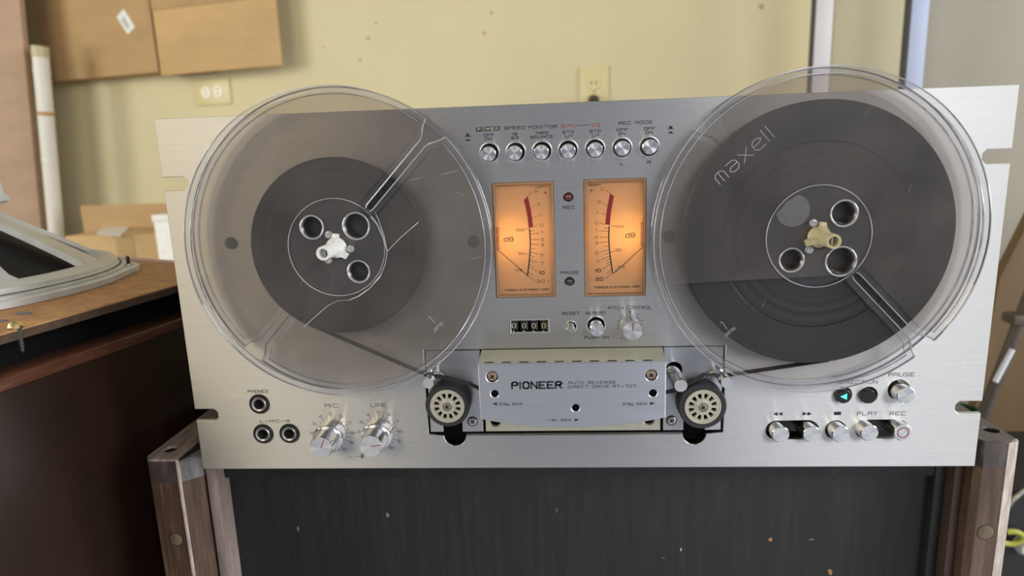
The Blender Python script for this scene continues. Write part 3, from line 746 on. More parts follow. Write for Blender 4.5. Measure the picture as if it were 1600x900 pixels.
obj('magnet', MB().lathe([(40, BZ + 64.2), (72, BZ + 64.2), (75, BZ + 66), (75, BZ + 69), (72, BZ + 71), (70, BZ + 90), (67, BZ + 104), (30, BZ + 106)], WX, 0, 64, axis='z', cy=WY), M['magnetpaint'], wf)
bo = obj('mounting_bolt', MB().lathe([(1.5, -.2), (1.5, 6), (1.0, 7.5), (0.01, 7.5)], bp[0], 0, 14, axis='z', cy=bp[1]).xf(lambda x, y, z: (x, y, z + BZ + 6)), M['black'], wf)
obj('washer', MB().ring([(1.6, BZ + 5.9), (3.8, BZ + 5.9), (3.8, BZ + 6.7), (1.6, BZ + 6.7)], bp[0], 0, 20, axis='z', cy=bp[1]), M['edge'], bo)

p = PZ(30, 513.5, BZ); p[0] -= 2
sc = empty('brass_screw', (p[0], p[1], BZ)); tag(sc, 'brass screw standing at the near edge of the fibreboard', 'screw')
M['brass'] = pm('brass', (.78, .62, .30), .3, 1.0, var=.15, vs=500)
hd = obj('screw_head', MB().lathe([(2, 0.05), (3.6, .4), (3.9, 1.4), (3.0, 3.4), (1.6, 4.4), (0.01, 4.6)], p[0], 0, 20, axis='z', cy=p[1]).xf(lambda x, y, z: (x, y, z + BZ)), M['brass'], sc)
obj('screw_shank', MB().lathe([(1.8, .04)] + [(1.8 - .5 * (i % 2) - .05 * i, -i * .9) for i in range(1, 16)] + [(0.01, -14.5)], p[0] + 1.5, 0, 12, axis='z', cy=p[1]).xf(lambda x, y, z: (x, y, z + BZ)), M['gap'], sc)
M['flake'] = pm('grey_flake', (.13, .14, .17), .5)
for (u, v, s, lb) in ((38, 491, 1.0, 'thin dark grey flake on the fibreboard, nearer the loudspeaker driver'), (1, 502, .8, 'thin dark grey flake on the fibreboard at the left picture edge')):
    p = PZ(u, v, BZ)
    q = MB().prism([(p[0] + s * x, p[1] + s * y) for x, y in ((-4.5, -1.5), (-1, -3), (4.8, -1), (4, 1.5), (0, 2.4), (-4, 1))], 'z', BZ + .1, BZ + .9)
    tag(obj('paint_flake', q, M['flake'], smooth=0), lb, 'flake', 'flakes on the fibreboard')

# ================================================================== THE TAPE DECK
HW, HT = 241.0, 221.3
deck = empty('tape_deck', (0, 150, 0))
tag(deck, 'silver reel to reel tape deck with two lit meters standing on the wooden rack', 'tape deck')

def slotpts(side, zc, xin):
    h = 3.9; s = 1 if side == 'r' else -1; k = 2.2
    return [(s * HW, zc - h), (s * (xin + k), zc - h), (s * xin, zc - h + k), (s * xin, zc + h - k), (s * (xin + k), zc + h), (s * HW, zc + h)]
zl1 = (P(270, 277.6)[1] + P(270, 297.2)[1]) / 2; zl0 = (P(320, 641)[1] + P(320, 655.5)[1]) / 2
zr1 = (P(1560, 234)[1] + P(1560, 254.5)[1]) / 2; zr0 = (P(1512, 628)[1] + P(1512, 645)[1]) / 2
outl = [(-HW, 0), (HW, 0)] + slotpts('r', zr0, P(1493, 636)[0]) + slotpts('r', zr1, P(1535, 245)[0]) + [(HW, HT), (-HW, HT)]
outl += list(reversed(slotpts('l', zl1, -P(293, 288)[0]))) + list(reversed(slotpts('l', zl0, -P(340.5, 649)[0])))

BTN = [(765, 238.5, 763, 240.7), (806, 237.4, 803.8, 239.2), (847, 236, 845.7, 238), (887.8, 234.3, 887.6, 236.5), (929.8, 232.5, 930.2, 234.2), (972, 231, 973, 231.8), (1014.4, 229.3, 1016, 229.5)]
RB = 5.15
# cut-out for the head block
xL, xR = P(667, 630)[0], P(1131, 630)[0]; zT, zB = P(900, 543.5)[1], P(900, 676.8)[1]
nL, nR = P(711, 680)[0], P(1085, 678)[0]; rn = 7.0
cut = [(xL, zB)] + circ(nL, zB - 1, rn, 14, PI, 2 * PI, True) + circ(nR, zB - 1, rn, 14, PI, 2 * PI, True) + [(xR, zB), (xR, zT), (xL, zT)]
def rectpx(l, r, t, b):
    x0 = P(l, (t + b) / 2)[0]; x1 = P(r, (t + b) / 2)[0]; z1 = P((l + r) / 2, t)[1]; z0 = P((l + r) / 2, b)[1]
    return x0, x1, z0, z1
mL = rectpx(772.4, 866.0, 285, 464.2); mR = rectpx(913.2, 1008.8, 279.8, 462.2); cnt = rectpx(796.5, 858.5, 498.6, 520.6)
def rl(q, g=0.0): return [(q[0] + g, q[2] + g), (q[1] - g, q[2] + g), (q[1] - g, q[3] - g), (q[0] + g, q[3] - g)]
def C(u, v, r, n=32): x, z = P(u, v); return circ(x, z, r, n)
holes = [C(b[0], b[1], RB) for b in BTN] + [C(888, 308, 2.7), C(890, 440, 2.7), rl(mL), rl(mR), rl(cnt), C(892.3, 510, 3.0), C(931.5, 508, 5.1)]
holes += [capsule(*P(1213, 672.5), *P(1263, 671.5), 6.1), C(1306, 672, 6.1), capsule(*P(1353, 671), *P(1402, 670.5), 6.1)]
holes += [C(1317.5, 617, 4.9), C(1357, 617.5, 5.1), C(1405, 609, 6.3), cut, C(405.5, 631, 6.2), C(411.5, 677.5, 6.2), C(452.5, 677, 6.2)]
face = obj('faceplate', MB().plate(outl, holes, 0, 3, .35), M['panel'], deck, smooth=0)
# chassis behind
obj('chassis', MB().box(-206, 206, 24, 285, 12, 214, 2), M['black'], deck)
for sx in (-1, 1):
    for yy in (50, 250):
        obj('foot', MB().lathe([(12, -4.9), (14, -3), (15, 12)], sx * 170, 0, 20, axis='z', cy=yy), M['rubber'], deck)

def button(name, hu, hv, fu, fv, r, yf, body='polish', facemat='spun', bezel=RB, par=deck, yb=9.0):
    x, z = P(fu, fv, yf)
    b = obj(name, MB().lathe([(r, yb), (r, yf + .45), (r - .4, yf + .03)], x, z, 40), M[body], par)
    obj('button_face', MB().lathe([(r - .42, yf + .4), (r - .42, yf), (0.01, yf)], x, z, 40), M[facemat], b, smooth=20)
    if bezel:
        hx, hz = P(hu, hv)
        obj('bezel', MB().ring([(bezel - .05, -.02), (bezel + .45, -.10), (bezel + .75, .02), (bezel + .3, .9), (bezel - .05, .9)], hx, hz, 48), M['edge'], b)
    return b
for hu, hv, fu, fv in BTN: button('push_button', hu, hv, fu, fv, 4.25, -6.0)

# indicator lamps
for (u, v, mt) in ((888, 308, 'lens_red'), (890, 440, 'lens_dark')):
    x, z = P(u, v)
    l = obj('indicator_lamp', MB().lathe([(2.1, 6), (2.1, .6), (1.8, -.5), (1.1, -1.1), (0.01, -1.3)], x, z, 24), M[mt], deck, smooth=60)
    obj('lamp_bezel', MB().ring([(2.15, .5), (2.65, .3), (2.65, 4), (2.15, 4)], x, z, 32), M['black'], l)

# ---- level meters
def meter(q, mx, data, lampx):
    h = obj('level_meter', MB().plate(rl(q, .12), [rl(q, 1.3)], -.9, 20, .5), M['amber'], deck, smooth=0)
    obj('meter_back', MB().box(q[0] + .2, q[1] - .2, 3.2, 3.6, q[2] + .2, q[3] - .2), M['meterface'], h)
    yf = 3.15
    def pp(c): return P(*mx(*c), yf)
    b = MB().poly([pp(c) for c in data['red']], yf - .05); obj('red_zone', b, M['meterred'], h, smooth=0)
    b = MB(); b.ribbon([pp(c) for c in data['arc']], yf - .05, .75)
    for a, c in data['ticks']: b.ribbon([pp(a), pp(c)], yf - .06, .26)
    obj('scale_marks', b, M['ink'], h, smooth=0)
    b = MB()
    for a, c in data['rticks']: b.ribbon([pp(a), pp(c)], yf - .06, .24)
    obj('red_scale_marks', b, M['meterred2'], h, smooth=0)
    for mt, lst in (('ink', data['text']), ('meterred2', data['rtext'])):
        for tx, u0, u1, v, hh in lst:
            (ua, va), (ub, _) = mx(u0, v), mx(u1, v)
            T(tx, ua, ub, va, hh / 4.5, h, mt, yf, .24 if hh < 20 else .42, 'meter_lettering')
    b = MB(); fr = [pp(c) for c in data['frame']]; b.ribbon(fr + [fr[0]], yf - .04, .22); obj('frame_line', b, M['white_ink'], h, smooth=0)
    n0, n1 = pp(data['needle'][0]), pp(data['needle'][1])
    obj('needle', MB().tube([(n0[0], 1.6, n0[1]), (n1[0], 2.2, n1[1])], .2, 6), M['ink'], h)
    lx, lz = pp(data['lamp'])
    obj('lamp_lens', MB().box(lx - 1.0, lx + 1.0, .3, 2.9, lz - 7, lz + 7, .4), M['amber'], h)
    obj('bulb_housing', MB().box(q[0] + .1, q[1] - .1, 20, 21, q[2] + .1, q[3] - .1), M['paper'], h)
    obj('meter_bulb', MB().lathe([(0.01, -5.5), (1.5, -4.5), (1.8, 0), (1.5, 4.5), (0.01, 5.5)], lx - lampx * 8, 0, 12, axis='z', cy=16).xf(lambda x, y, z: (x, y, z + lz)), M['lamp'], h)
    obj('meter_window', MB().box(q[0] + 1.3, q[1] - 1.3, -.6, .1, q[2] + 1.3, q[3] - 1.3), M['glass'], h, smooth=0)
CORP = 'PIONEER ELECTRONIC CORP.'
meter(mL, lambda u, v: (760 + u / 4.5, 275 + v / 4.5), dict(
    red=[(262, 172), (290, 142), (302, 190), (313, 245), (322, 300), (328, 358), (297, 368), (292, 310), (283, 255), (273, 205)],
    arc=[(303, 375), (307, 420), (309, 470), (308, 520), (304, 570), (298, 630), (289, 700)],
    ticks=[((268, 378), (288, 370)), ((308, 388), (335, 383)), ((308, 408), (365, 402)), ((310, 446), (367, 447)), ((310, 478), (367, 484)), ((310, 508), (340, 512)), ((308, 535), (368, 552)), ((272, 545), (292, 551)), ((306, 555), (335, 570)), ((303, 583), (362, 607)), ((301, 598), (332, 614)), ((299, 620), (332, 636)), ((297, 637), (355, 670)), ((293, 675), (323, 695)), ((289, 698), (342, 738)), ((232, 655), (250, 668))],
    rticks=[((288, 142), (318, 115)), ((310, 232), (342, 207)), ((322, 297), (355, 282)), ((328, 357), (362, 348))],
    text=[('LEFT', 346, 427, 76, 15), ('100', 207, 262, 380, 15), ('1', 385, 399, 396, 19), ('2', 382, 404, 446, 18), ('3', 382, 405, 484, 18), ('5', 379, 401, 555, 19), ('7', 380, 402, 615, 18), ('10', 369, 410, 680, 20), ('20', 356, 410, 739, 19), ('-', 427, 444, 741, 12), ('dB', 122, 190, 445, 28), ('50', 224, 268, 545, 16), ('0%', 203, 250, 663, 15), (CORP, 130, 444, 800, 11)],
    rtext=[('3', 331, 355, 110, 19), ('2', 356, 378, 198, 18), ('1', 372, 386, 277, 18), ('0', 376, 401, 346, 19), ('+', 404, 426, 118, 22)],
    frame=[(86, 74), (440, 68), (452, 822), (100, 828)], needle=((82, 518), (291, 697)), lamp=(78, 440)), -1)
meter(mR, lambda u, v: (900 + u / 4.5, 270 + v / 4.5), dict(
    red=[(240, 143), (267, 165), (259, 205), (250, 255), (242, 310), (238, 368), (206, 362), (210, 310), (219, 245), (229, 195)],
    arc=[(233, 378), (230, 430), (231, 480), (235, 540), (241, 595), (249, 650), (258, 703)],
    ticks=[((245, 372), (270, 376)), ((230, 390), (198, 388)), ((230, 412), (168, 408)), ((229, 452), (168, 453)), ((230, 483), (168, 492)), ((231, 512), (200, 518)), ((232, 540), (173, 558)), ((245, 557), (270, 550)), ((233, 560), (203, 575)), ((236, 585), (178, 612)), ((239, 600), (210, 620)), ((241, 625), (212, 642)), ((243, 640), (190, 677)), ((249, 680), (220, 705)), ((256, 702), (205, 745)), ((275, 690), (292, 676))],
    rticks=[((242, 145), (205, 118)), ((222, 230), (188, 210)), ((212, 298), (177, 285)), ((206, 362), (170, 355))],
    text=[('RIGHT', 92, 177, 86, 12), ('100', 275, 333, 378, 16), ('1', 136, 151, 405, 19), ('2', 132, 154, 453, 18), ('3', 132, 156, 493, 18), ('5', 134, 158, 563, 19), ('7', 141, 164, 624, 18), ('10', 134, 176, 687, 20), ('20', 138, 192, 748, 20), ('-', 100, 118, 753, 12), ('dB', 347, 417, 439, 30), ('50', 275, 318, 543, 16), ('0%', 295, 342, 663, 15), (CORP, 130, 456, 803, 12)],
    rtext=[('3', 168, 193, 113, 19), ('2', 151, 176, 203, 18), ('1', 143, 157, 282, 18), ('0', 132, 158, 352, 18), ('+', 95, 119, 125, 22)],
    frame=[(82, 74), (452, 66), (455, 826), (88, 832)], needle=((472, 515), (264, 707)), lamp=(466, 430)), 1)

# ---- four digit counter
ct = obj('tape_counter', MB().plate(rl(cnt, -.1), [rl(cnt, .9)], -.25, 6, .2), M['edge'], deck, smooth=0)
obj('counter_well', MB().box(cnt[0], cnt[1], 8.5, 9.5, cnt[2], cnt[3]), M['dark'], ct)
for k, cu in enumerate((145, 243, 337, 433)):
    x, z = P(780 + cu / 6.154, 470 + 240 / 6.154, .6)
    w = obj('digit_wheel', MB().lathe([(4.6, -2.4), (5.0, -2.2), (5.0, 2.2), (4.6, 2.4)], x, z, 32, axis='x').xf(lambda a, b, c: (a, b + 5.8 + 0.0, c)), M['black'], ct)
    # lathe about x: centre of wheel lies 5.8 mm behind the front
    mt = 'yellow_ink' if k == 3 else 'white_ink'
    b = text_mb('0', x - .3, z, 2.9, 1.75, .62, .42)
    b.ribbon([(x - 1.1, z + 4.0), (x - .8, z + 3.4), (x + .3, z + 3.4), (x + .6, z + 4.0)], .62, .4)
    b.ribbon([(x - .7, z - 3.3), (x - .25, z - 2.9), (x - .25, z - 4.2)], .62, .4)
    for j in range(4): b.ribbon([(x + 1.2, z + 1.6 - j * 1.1), (x + 1.7, z + 1.6 - j * 1.1)], .62, .18)
    obj('wheel_digits', b, M[mt], ct, smooth=0)

button('reset_button', 892.3, 510, 892, 515.5, 2.35, -8.5, 'dull', 'dull', 3.0)
button('repeat_button', 931.5, 508, 933, 515.6, 4.15, -10.5, 'polish', 'spun', 5.1)

# ---- pitch knob
px, pz = P(984.6, 507.4)
kn = obj('pitch_knob', MB().lathe([(6.1, -.1), (6.1, -2), (5.8, -2.4), (5.75, -13.0), (5.45, -13.4)], px, pz, 64), M['polish'], deck)
obj('knob_face', MB().lathe([(5.43, -13.1), (5.43, -13.5), (0.01, -13.5)], px, pz, 64), M['spun'], kn, smooth=20)
obj('pointer', MB().box(px - .28, px + .28, -13.62, -13.4, pz - .2, pz + 4.6), M['pointer'], kn, smooth=0)
b = MB()
for k in range(15):
    a = math.radians(215 - k * 250 / 14)
    if k == 7: b.poly([(px - .7, pz + 8.4), (px + .7, pz + 8.4), (px, pz + 6.4)], -.06); continue
    r1 = 8.1 if k % 2 == 1 else 7.5
    b.ribbon([(px + 6.5 * math.cos(a), pz + 6.5 * math.sin(a)), (px + r1 * math.cos(a), pz + r1 * math.sin(a))], -.06, .25)
obj('pitch_scale', b, M['ink'], face, smooth=0)

# ---- panel lettering
b = MB(); a_ = [P(u, v) for u, v in ((743.8, 199.2), (780.8, 197.2), (781, 203.8), (744.3, 205.8))]; b.poly(a_, -.05); obj('lettering_block', b, M['ink'], face, smooth=0)
LET = [('POWER', 746, 779, 201.5, 3.6, 'white_ink'), ('SPEED', 787.5, 820, 199.8, 4.2), ('MONITOR', 825.5, 870, 198.4, 4.3), ('BIAS', 877, 898.8, 197, 4.2, 'red_ink'), ('EQ', 924, 937.5, 195.5, 4.2, 'red_ink'),
       ('REC MODE', 966, 1019.5, 191.6, 4.4), ('OFF', 755.5, 772.5, 211, 3.7), ('ON', 758, 769.2, 217, 3.7), ('19', 800.5, 808.5, 209.7, 3.6), ('9.5', 798.5, 810.8, 215.5, 3.6),
       ('TAPE', 836, 857.5, 208, 3.7), ('SOURCE', 828.5, 864, 214, 3.7), ('STD', 878.5, 897, 206.6, 3.7), ('LH', 882.5, 894, 212.5, 3.7), ('STD', 921, 938.8, 204.8, 3.7), ('LH', 924.6, 936, 210.8, 3.7),
       ('OFF', 963, 981, 202.8, 3.7), ('ON', 966, 977.5, 208.9, 3.7), ('OFF', 1006, 1023.5, 201, 3.7), ('ON', 1008.5, 1020, 207, 3.7), ('L', 969, 974, 255.4, 4), ('R', 1011, 1017, 253.5, 4),
       ('REC', 879, 898.5, 324, 4), ('PAUSE', 876, 904.5, 426, 4.3), ('RESET', 878, 905.5, 489.7, 4.2), ('REPEAT', 914.5, 946.5, 489.3, 4.2), ('PUSH ON', 913, 951, 527.3, 4), ('PITCH CONTROL', 950, 1018.5, 480.8, 4.4),
       ('-', 969.5, 974, 528, 3), ('+', 994.5, 999.5, 528, 4), ('PHONES', 387, 419, 611.5, 4), ('L_MIC_R', 406, 453, 658, 4), ('MIC', 507.5, 528.5, 633.8, 5.4), ('LINE', 579, 604, 632.7, 5.4),
       ('PAUSE', 1388, 1429, 585.3, 5.3), ('DIRECTION', 1309, 1371, 597.0, 5.0), ('PLAY', 1339, 1371, 646, 5.2), ('REC', 1390, 1415.5, 646, 5.0)]
for it in LET: T(*it[:5], face, it[5] if len(it) > 5 else 'ink', t=.22 if it[0] == 'POWER' else .32)
b = MB(); b.ribbon([P(901, 196.2), P(920.5, 195.4)], -.06, .3); obj('link_line', b, M['ink'], face, smooth=0)
def icons(u, v):
    b = MB()
    for (l, r, t, bt) in ((u - 2.7, u + 2.7, v - 4, v), (u - 5.5, u + 5.7, v + .1, v + .9), (u - 2.9, u + 2.9, v + 4.6, v + 6.8), (u - 5.5, u + 5.7, v + 6.9, v + 7.6)):
        b.poly([P(l, t), P(r, t), P(r, bt), P(l, bt)], -.06)
    obj('switch_symbol', b, M['ink'], face, smooth=0)
icons(730.8, 212.8); icons(1048, 201)
b = MB()
for u0, u1, v in ((1215, 1208, 646.8), (1222.5, 1215.5, 646.8), (1254, 1261.5, 646.5), (1261.5, 1269, 646.5)):
    b.poly([P(u0, v - 3), P(u0, v + 3), P(u1, v)], -.06)
b.poly([P(1303, 643.4), P(1314, 643.2), P(1314, 648.4), P(1303, 648.6)], -.06)
obj('transport_symbols', b, M['ink'], face, smooth=0)
b = MB(); b.ribbon([P(556, 713), P(562, 713)], -.06, .3)
c_ = P(565.5, 712.6); b.ribbon([(c_[0] + 1.5 * math.cos(t), c_[1] + 1.5 * math.sin(t)) for t in np.linspace(-2.2, 2.2, 10)], -.06, .35); b.poly(circ(c_[0], c_[1], .8, 10), -.06)
obj('channel_symbol', b, M['ink'], face, smooth=0); T('L', 546.5, 551.5, 713, 3.2, face, t=.2)

# ---- jacks
for (u, v) in ((405.5, 631), (411.5, 677.5), (452.5, 677)):
    x, z = P(u, v)
    j = obj('jack_socket', MB().ring([(6.1, .3), (6.5, -.5), (6.0, -1.4), (5.0, -1.4), (4.9, .5)], x, z, 48), M['black'], deck)
    obj('jack_sleeve', MB().ring([(4.95, -1.1), (4.3, -1.8), (3.3, -1.3), (3.0, .5), (3.0, 12), (4.9, 12)], x, z, 48), M['dull'], j)
    obj('jack_well', MB().lathe([(3.0, 9), (3.0, 9.2), (0.01, 9.2)], x, z, 24), M['dark'], j)

# ---- level knobs
for (u, v, a_in, a_out) in ((519.5, 676.5, 65, 58), (593.5, 674.2, 8, 17)):
    x, z = P(u, v)
    k = obj('level_knob', MB().lathe([(9.3, -.1), (9.45, -.6), (9.3, -9.0), (9.0, -9.6), (8.5, -9.9), (7.9, -9.5)], x, z, 72), M['polish'], deck)
    i = obj('inner_knob', MB().lathe([(7.7, -9.4), (7.2, -10.2), (7.0, -20.6), (6.7, -21.2)], x, z, 72), M['polish'], k)
    obj('knob_face', MB().lathe([(6.68, -20.9), (6.68, -21.3), (0.01, -21.3)], x, z, 72), M['spun'], k, smooth=20)
    ca, sa = math.cos(math.radians(a_in)), math.sin(math.radians(a_in))
    b = MB().box(0, 6.2, -21.42, -21.2, -.26, .26); b.xf(lambda p, y, q: (x + p * ca - q * sa, y, z + p * sa + q * ca)); obj('pointer', b, M['pointer'], k, smooth=0)
    ca, sa = math.cos(math.radians(a_out)), math.sin(math.radians(a_out))
    b = MB().box(9.25, 9.52, -9.0, -.6, -.3, .3); b.xf(lambda p, y, q: (x + p * ca - q * sa, y, z + p * sa + q * ca)); obj('outer_pointer', b, M['pointer'], k, smooth=0)
    b = MB()
    for n in np.arange(1, 10.5, .5):
        t = math.radians(90 - (n - 5) * 30); r1 = 12.0 if n == int(n) else 11.0
        b.ribbon([(x + 9.9 * math.cos(t), z + 9.9 * math.sin(t)), (x + r1 * math.cos(t), z + r1 * math.sin(t))], -.06, .26)
        if n == int(n) and n > 1: text_mb(str(int(n)), x + 13.5 * math.cos(t), z + 13.1 * math.sin(t), 1.6, 2.6 if n == 10 else (1.0 if n == 1 else 1.9), -.06, .24, 0, b)
    obj('level_scale', b, M['ink'], face, smooth=0)

# ---- transport buttons
for (hu, hv, fu, fv) in ((1213, 672.5, 1220, 679.5), (1263, 671.5, 1268.5, 679), (1306, 672, 1314, 679), (1353, 671, 1359, 677)):
    button('transport_button', hu, hv, fu, fv, 5.15, -7.8, bezel=None, yb=14)
rb = button('record_button', 1402, 670.5, 1411, 676.2, 5.25, -8.2, bezel=None, yb=14)
x, z = P(1411, 676.2, -8.2); obj('red_ring', MB().ring([(2.75, -8.28), (3.35, -8.28), (3.35, -8.1), (2.75, -8.1)], x, z, 36), M['pointer'], rb, smooth=0)
button('pause_button', 1405, 609, 1416, 618, 5.25, -8.2, bezel=None, yb=14)
d1 = button('direction_button', 1317.5, 617, 1319.5, 620, 4.25, -4.0, 'black', 'black', bezel=None, yb=14)
x, z = P(1319, 619.8, -4.05); obj('lit_arrow', MB().prism([(x - 2.2, z), (x + 1.6, z + 1.9), (x + 1.6, z - 1.9)], 'y', -4.12, -3.98), M['teal'], d1, smooth=0)
button('direction_button', 1357, 617.5, 1357.5, 620, 4.3, -3.6, 'black', 'black', bezel=None, yb=14)

# ---- head block
ym = 1.2
def U(u, v): return P(u, v, ym)
xm0, xm1 = U(754.5, 620)[0], U(1034.5, 620)[0]
zt_, zb_ = zT - .9, zB + .9
sl0, sl1 = U(692, 660)[0], U(722, 660)[0]; sr0, sr1 = U(1068, 660)[0], U(1101, 660)[0]; zc = U(700, 634)[1]
lp = obj('mounting_plate', MB().plate([(xL + .9, zb_), (sl0, zb_), (sl0, zc), (sl1, zc), (sl1, zb_), (xm0 - .7, zb_), (xm0 - .7, zt_), (xL + .9, zt_)], [], ym, 4, .3), M['plate'], deck, smooth=0)
lifter = P(1054, 579)
rp = obj('mounting_plate', MB().plate([(xm1 + .7, zb_), (sr0, zb_), (sr0, zc), (sr1, zc), (sr1, zb_), (xR - .9, zb_), (xR - .9, zt_), (xm1 + .7, zt_)], [circ(lifter[0] , lifter[1], 5.0, 28)], ym, 4, .3), M['plate'], deck, smooth=0)
h1, h2 = P(774, 659, ym), P(1014, 656, ym)
obj('head_base_plate', MB().plate([(xm0 + .8, zb_), (xm1 - .8, zb_), (xm1 - .8, zt_), (xm0 + .8, zt_)], [circ(h1[0], h1[1], 3.2, 24), circ(h2[0], h2[1], 3.2, 24)], ym, 4, .4), M['cream_metal'], deck, smooth=0)
obj('cavity_back', MB().box(xL - 4, xR + 4, 10.5, 12, zB - 9, zT + 3), M['dark'], deck)
def screw_at(x, z, y, r, par, mat='screw', washer=True):
    s = obj('screw', MB().lathe([(r, y + .6), (r, y - .3), (r * .82, y - .8), (0.01, y - 1.05)], x, z, 24), M[mat], par)
    b = MB().box(x - r * .52, x + r * .52, y - 1.12, y - .9, z - r * .11, z + r * .11).box(x - r * .11, x + r * .11, y - 1.121, y - .9, z - r * .52, z + r * .52)
    a = .6; b.xf(lambda p, q, t: (x + (p - x) * math.cos(a) - (t - z) * math.sin(a), q, z + (p - x) * math.sin(a) + (t - z) * math.cos(a)))
    obj('screw_slot' if par is deck else 'cross_slot', b, M['dark'], s if par is deck else par, smooth=0)
for (u, v, par) in ((738.5, 658.5, lp), (1049, 657, rp)):
    x, z = U(u, v); screw_at(x, z, ym, 2.75, par, 'dull')
    obj('screw_recess', MB().ring([(2.8, ym - .05), (3.3, ym - .05), (3.3, ym + .4), (2.8, ym + .4)], x, z, 32), M['dark'], par)

# head cover: a folded aluminium hood in front of the heads
yh = -26.0
def H(u, v): return P(u, v, yh)
hx0, hx1 = H(748.5, 610)[0], H(1040.5, 610)[0]; hz1 = H(895, 566.8)[1]
hzl, hzm = H(751, 655)[1], H(900, 668)[1]
arcb = []
for t in np.linspace(0, 1, 29):
    x = hx0 + (hx1 - hx0) * t; s = abs(2 * t - 1)
    arcb.append((x, hzm + (hzl - hzm) * s ** 2.2))
sc1, sc2 = H(769, 589), H(1018, 586.5); ho = [H(773, 615.5), H(1020.5, 614.5), H(899.5, 637.5)]
cover = obj('head_cover', MB().plate(arcb + [(hx1, hz1), (hx0, hz1)], [circ(sc1[0], sc1[1], 3.3, 28), circ(sc2[0], sc2[1], 3.3, 28)] + [circ(a, b_, 2.25, 24) for a, b_ in ho], yh, yh + 1.6, .45), M['cover'], deck, smooth=0)
zt2 = P(895, 545, -1)[1]
xq0, xq1 = P(752, 545, -1)[0], P(1035.5, 542, -1)[0]
b = MB(); e0, e1 = hx0 + .3, hx1 - .3
vs = [(e0, yh + 1.0, hz1 - 1.6), (e1, yh + 1.0, hz1 - 1.6), (e1, yh + 1.0, hz1 - .25), (e0, yh + 1.0, hz1 - .25), (xq0, -.6, zt2 - 1.6), (xq1, -.6, zt2 - 1.6), (xq1, -.6, zt2), (xq0, -.6, zt2)]
b.add(vs, [(0, 1, 2, 3), (4, 5, 6, 7), (3, 2, 6, 7), (0, 1, 5, 4), (0, 3, 7, 4), (1, 2, 6, 5)]); obj('cover_top', b, M['cream_metal'], cover)
for s, xx in ((-1, hx0), (1, hx1)):
    w = 1.2 * -s
    obj('cover_side', MB().box(min(xx + .1 * -s, xx + w), max(xx + .1 * -s, xx + w), yh + 1.5, -1.0, hzl + 12, hz1 - 1.6), M['cover'], cover)
for k in range(10):
    xs = hx0 + (hx1 - hx0) * (k + .62) / 10.6
    obj('edge_slit', MB().box(xs - 2.6, xs + 2.6, yh + 2.2, yh + 3.2, hz1 - .45, hz1 + .12), M['dark'], cover)
obj('inner_heads', MB().box(hx0 + 2, hx1 - 2, -23.5, 0.9, hzl - 1, hz1 - 4, 1), M['dark'], deck)
for x, z in (sc1, sc2):
    screw_at(x, z, yh + 1.0, 2.75, cover)
T('PIONEER', 798.5, 878.5, 601.8, 9.6, cover, 'ink', yh, 1.0, 'cover_lettering')
T('AUTO REVERSE', 888, 962, 597.7, 3.8, cover, 'ink', yh, .26, 'cover_lettering')
T('DIRECT DRIVE RT-707', 887, 994, 603.8, 3.8, cover, 'ink', yh, .26, 'cover_lettering')
T('play azim', 780, 816, 630.8, 3.6, cover, 'ink', yh, .26, 'cover_lettering')
T('play azim', 973, 1011, 630.6, 3.6, cover, 'ink', yh, .26, 'cover_lettering')
T('rec azim', 857, 892, 656, 3.6, cover, 'ink', yh, .26, 'cover_lettering')
b = MB()
for u0, u1, v in ((776.5, 769, 631), (1015.5, 1024, 630.3), (898, 905, 656)):
    b.poly([H(u0, v - 2.6), H(u0, v + 2.6), H(u1, v)], yh - .06)
obj('arrow_symbols', b, M['ink'], cover, smooth=0)

# ---- pinch rollers
def roller(u, v, yf, r):
    x, z = P(u, v, yf)
    tr = obj('pinch_roller', MB().ring([(10.4, yf + .8), (r - .6, yf + .5), (r, yf + 1.2), (r, yf + 11), (10.4, yf + 11)], x, z, 72), M['rubber'], deck)
    hs = []
    for k in range(12):
        a = 2 * PI * (k + .5) / 12; w = PI / 12 * .62
        hs.append(circ(x, z, 8.0, 4, a - w * .92, a + w * .92, True) + list(reversed(circ(x, z, 5.2, 4, a - w * .80, a + w * .80, True))))
    obj('roller_hub', MB().plate(circ(x, z, 10.4, 64), hs, yf + .2, yf + 2.2, .3, .1), M['cream_metal'], tr, smooth=30)
    obj('hub_back', MB().lathe([(10.3, yf + 3.2), (10.3, yf + 4), (0.01, yf + 4)], x, z, 32, True, True), M['dark'], tr)
    obj('hub_rim', MB().ring([(9.6, yf + .3), (9.8, yf - .2), (10.4, yf - .1), (10.45, yf + .5)], x, z, 64), M['cream_metal'], tr)
    obj('hub_collar', MB().ring([(2.6, yf), (2.9, yf - .7), (3.6, yf - .7), (3.8, yf + .3), (2.6, yf + .3)], x, z, 40), M['edge'], tr)
    screw_at(x, z, yf, 2.55, tr)
    obj('roller_shaft', MB().lathe([(3, yf + 4), (3, 9)], x, z, 20), M['dull'], tr)
roller(698.8, 635, -13.5, 13.4)
roller(1098.3, 636, -18.0, 13.8)
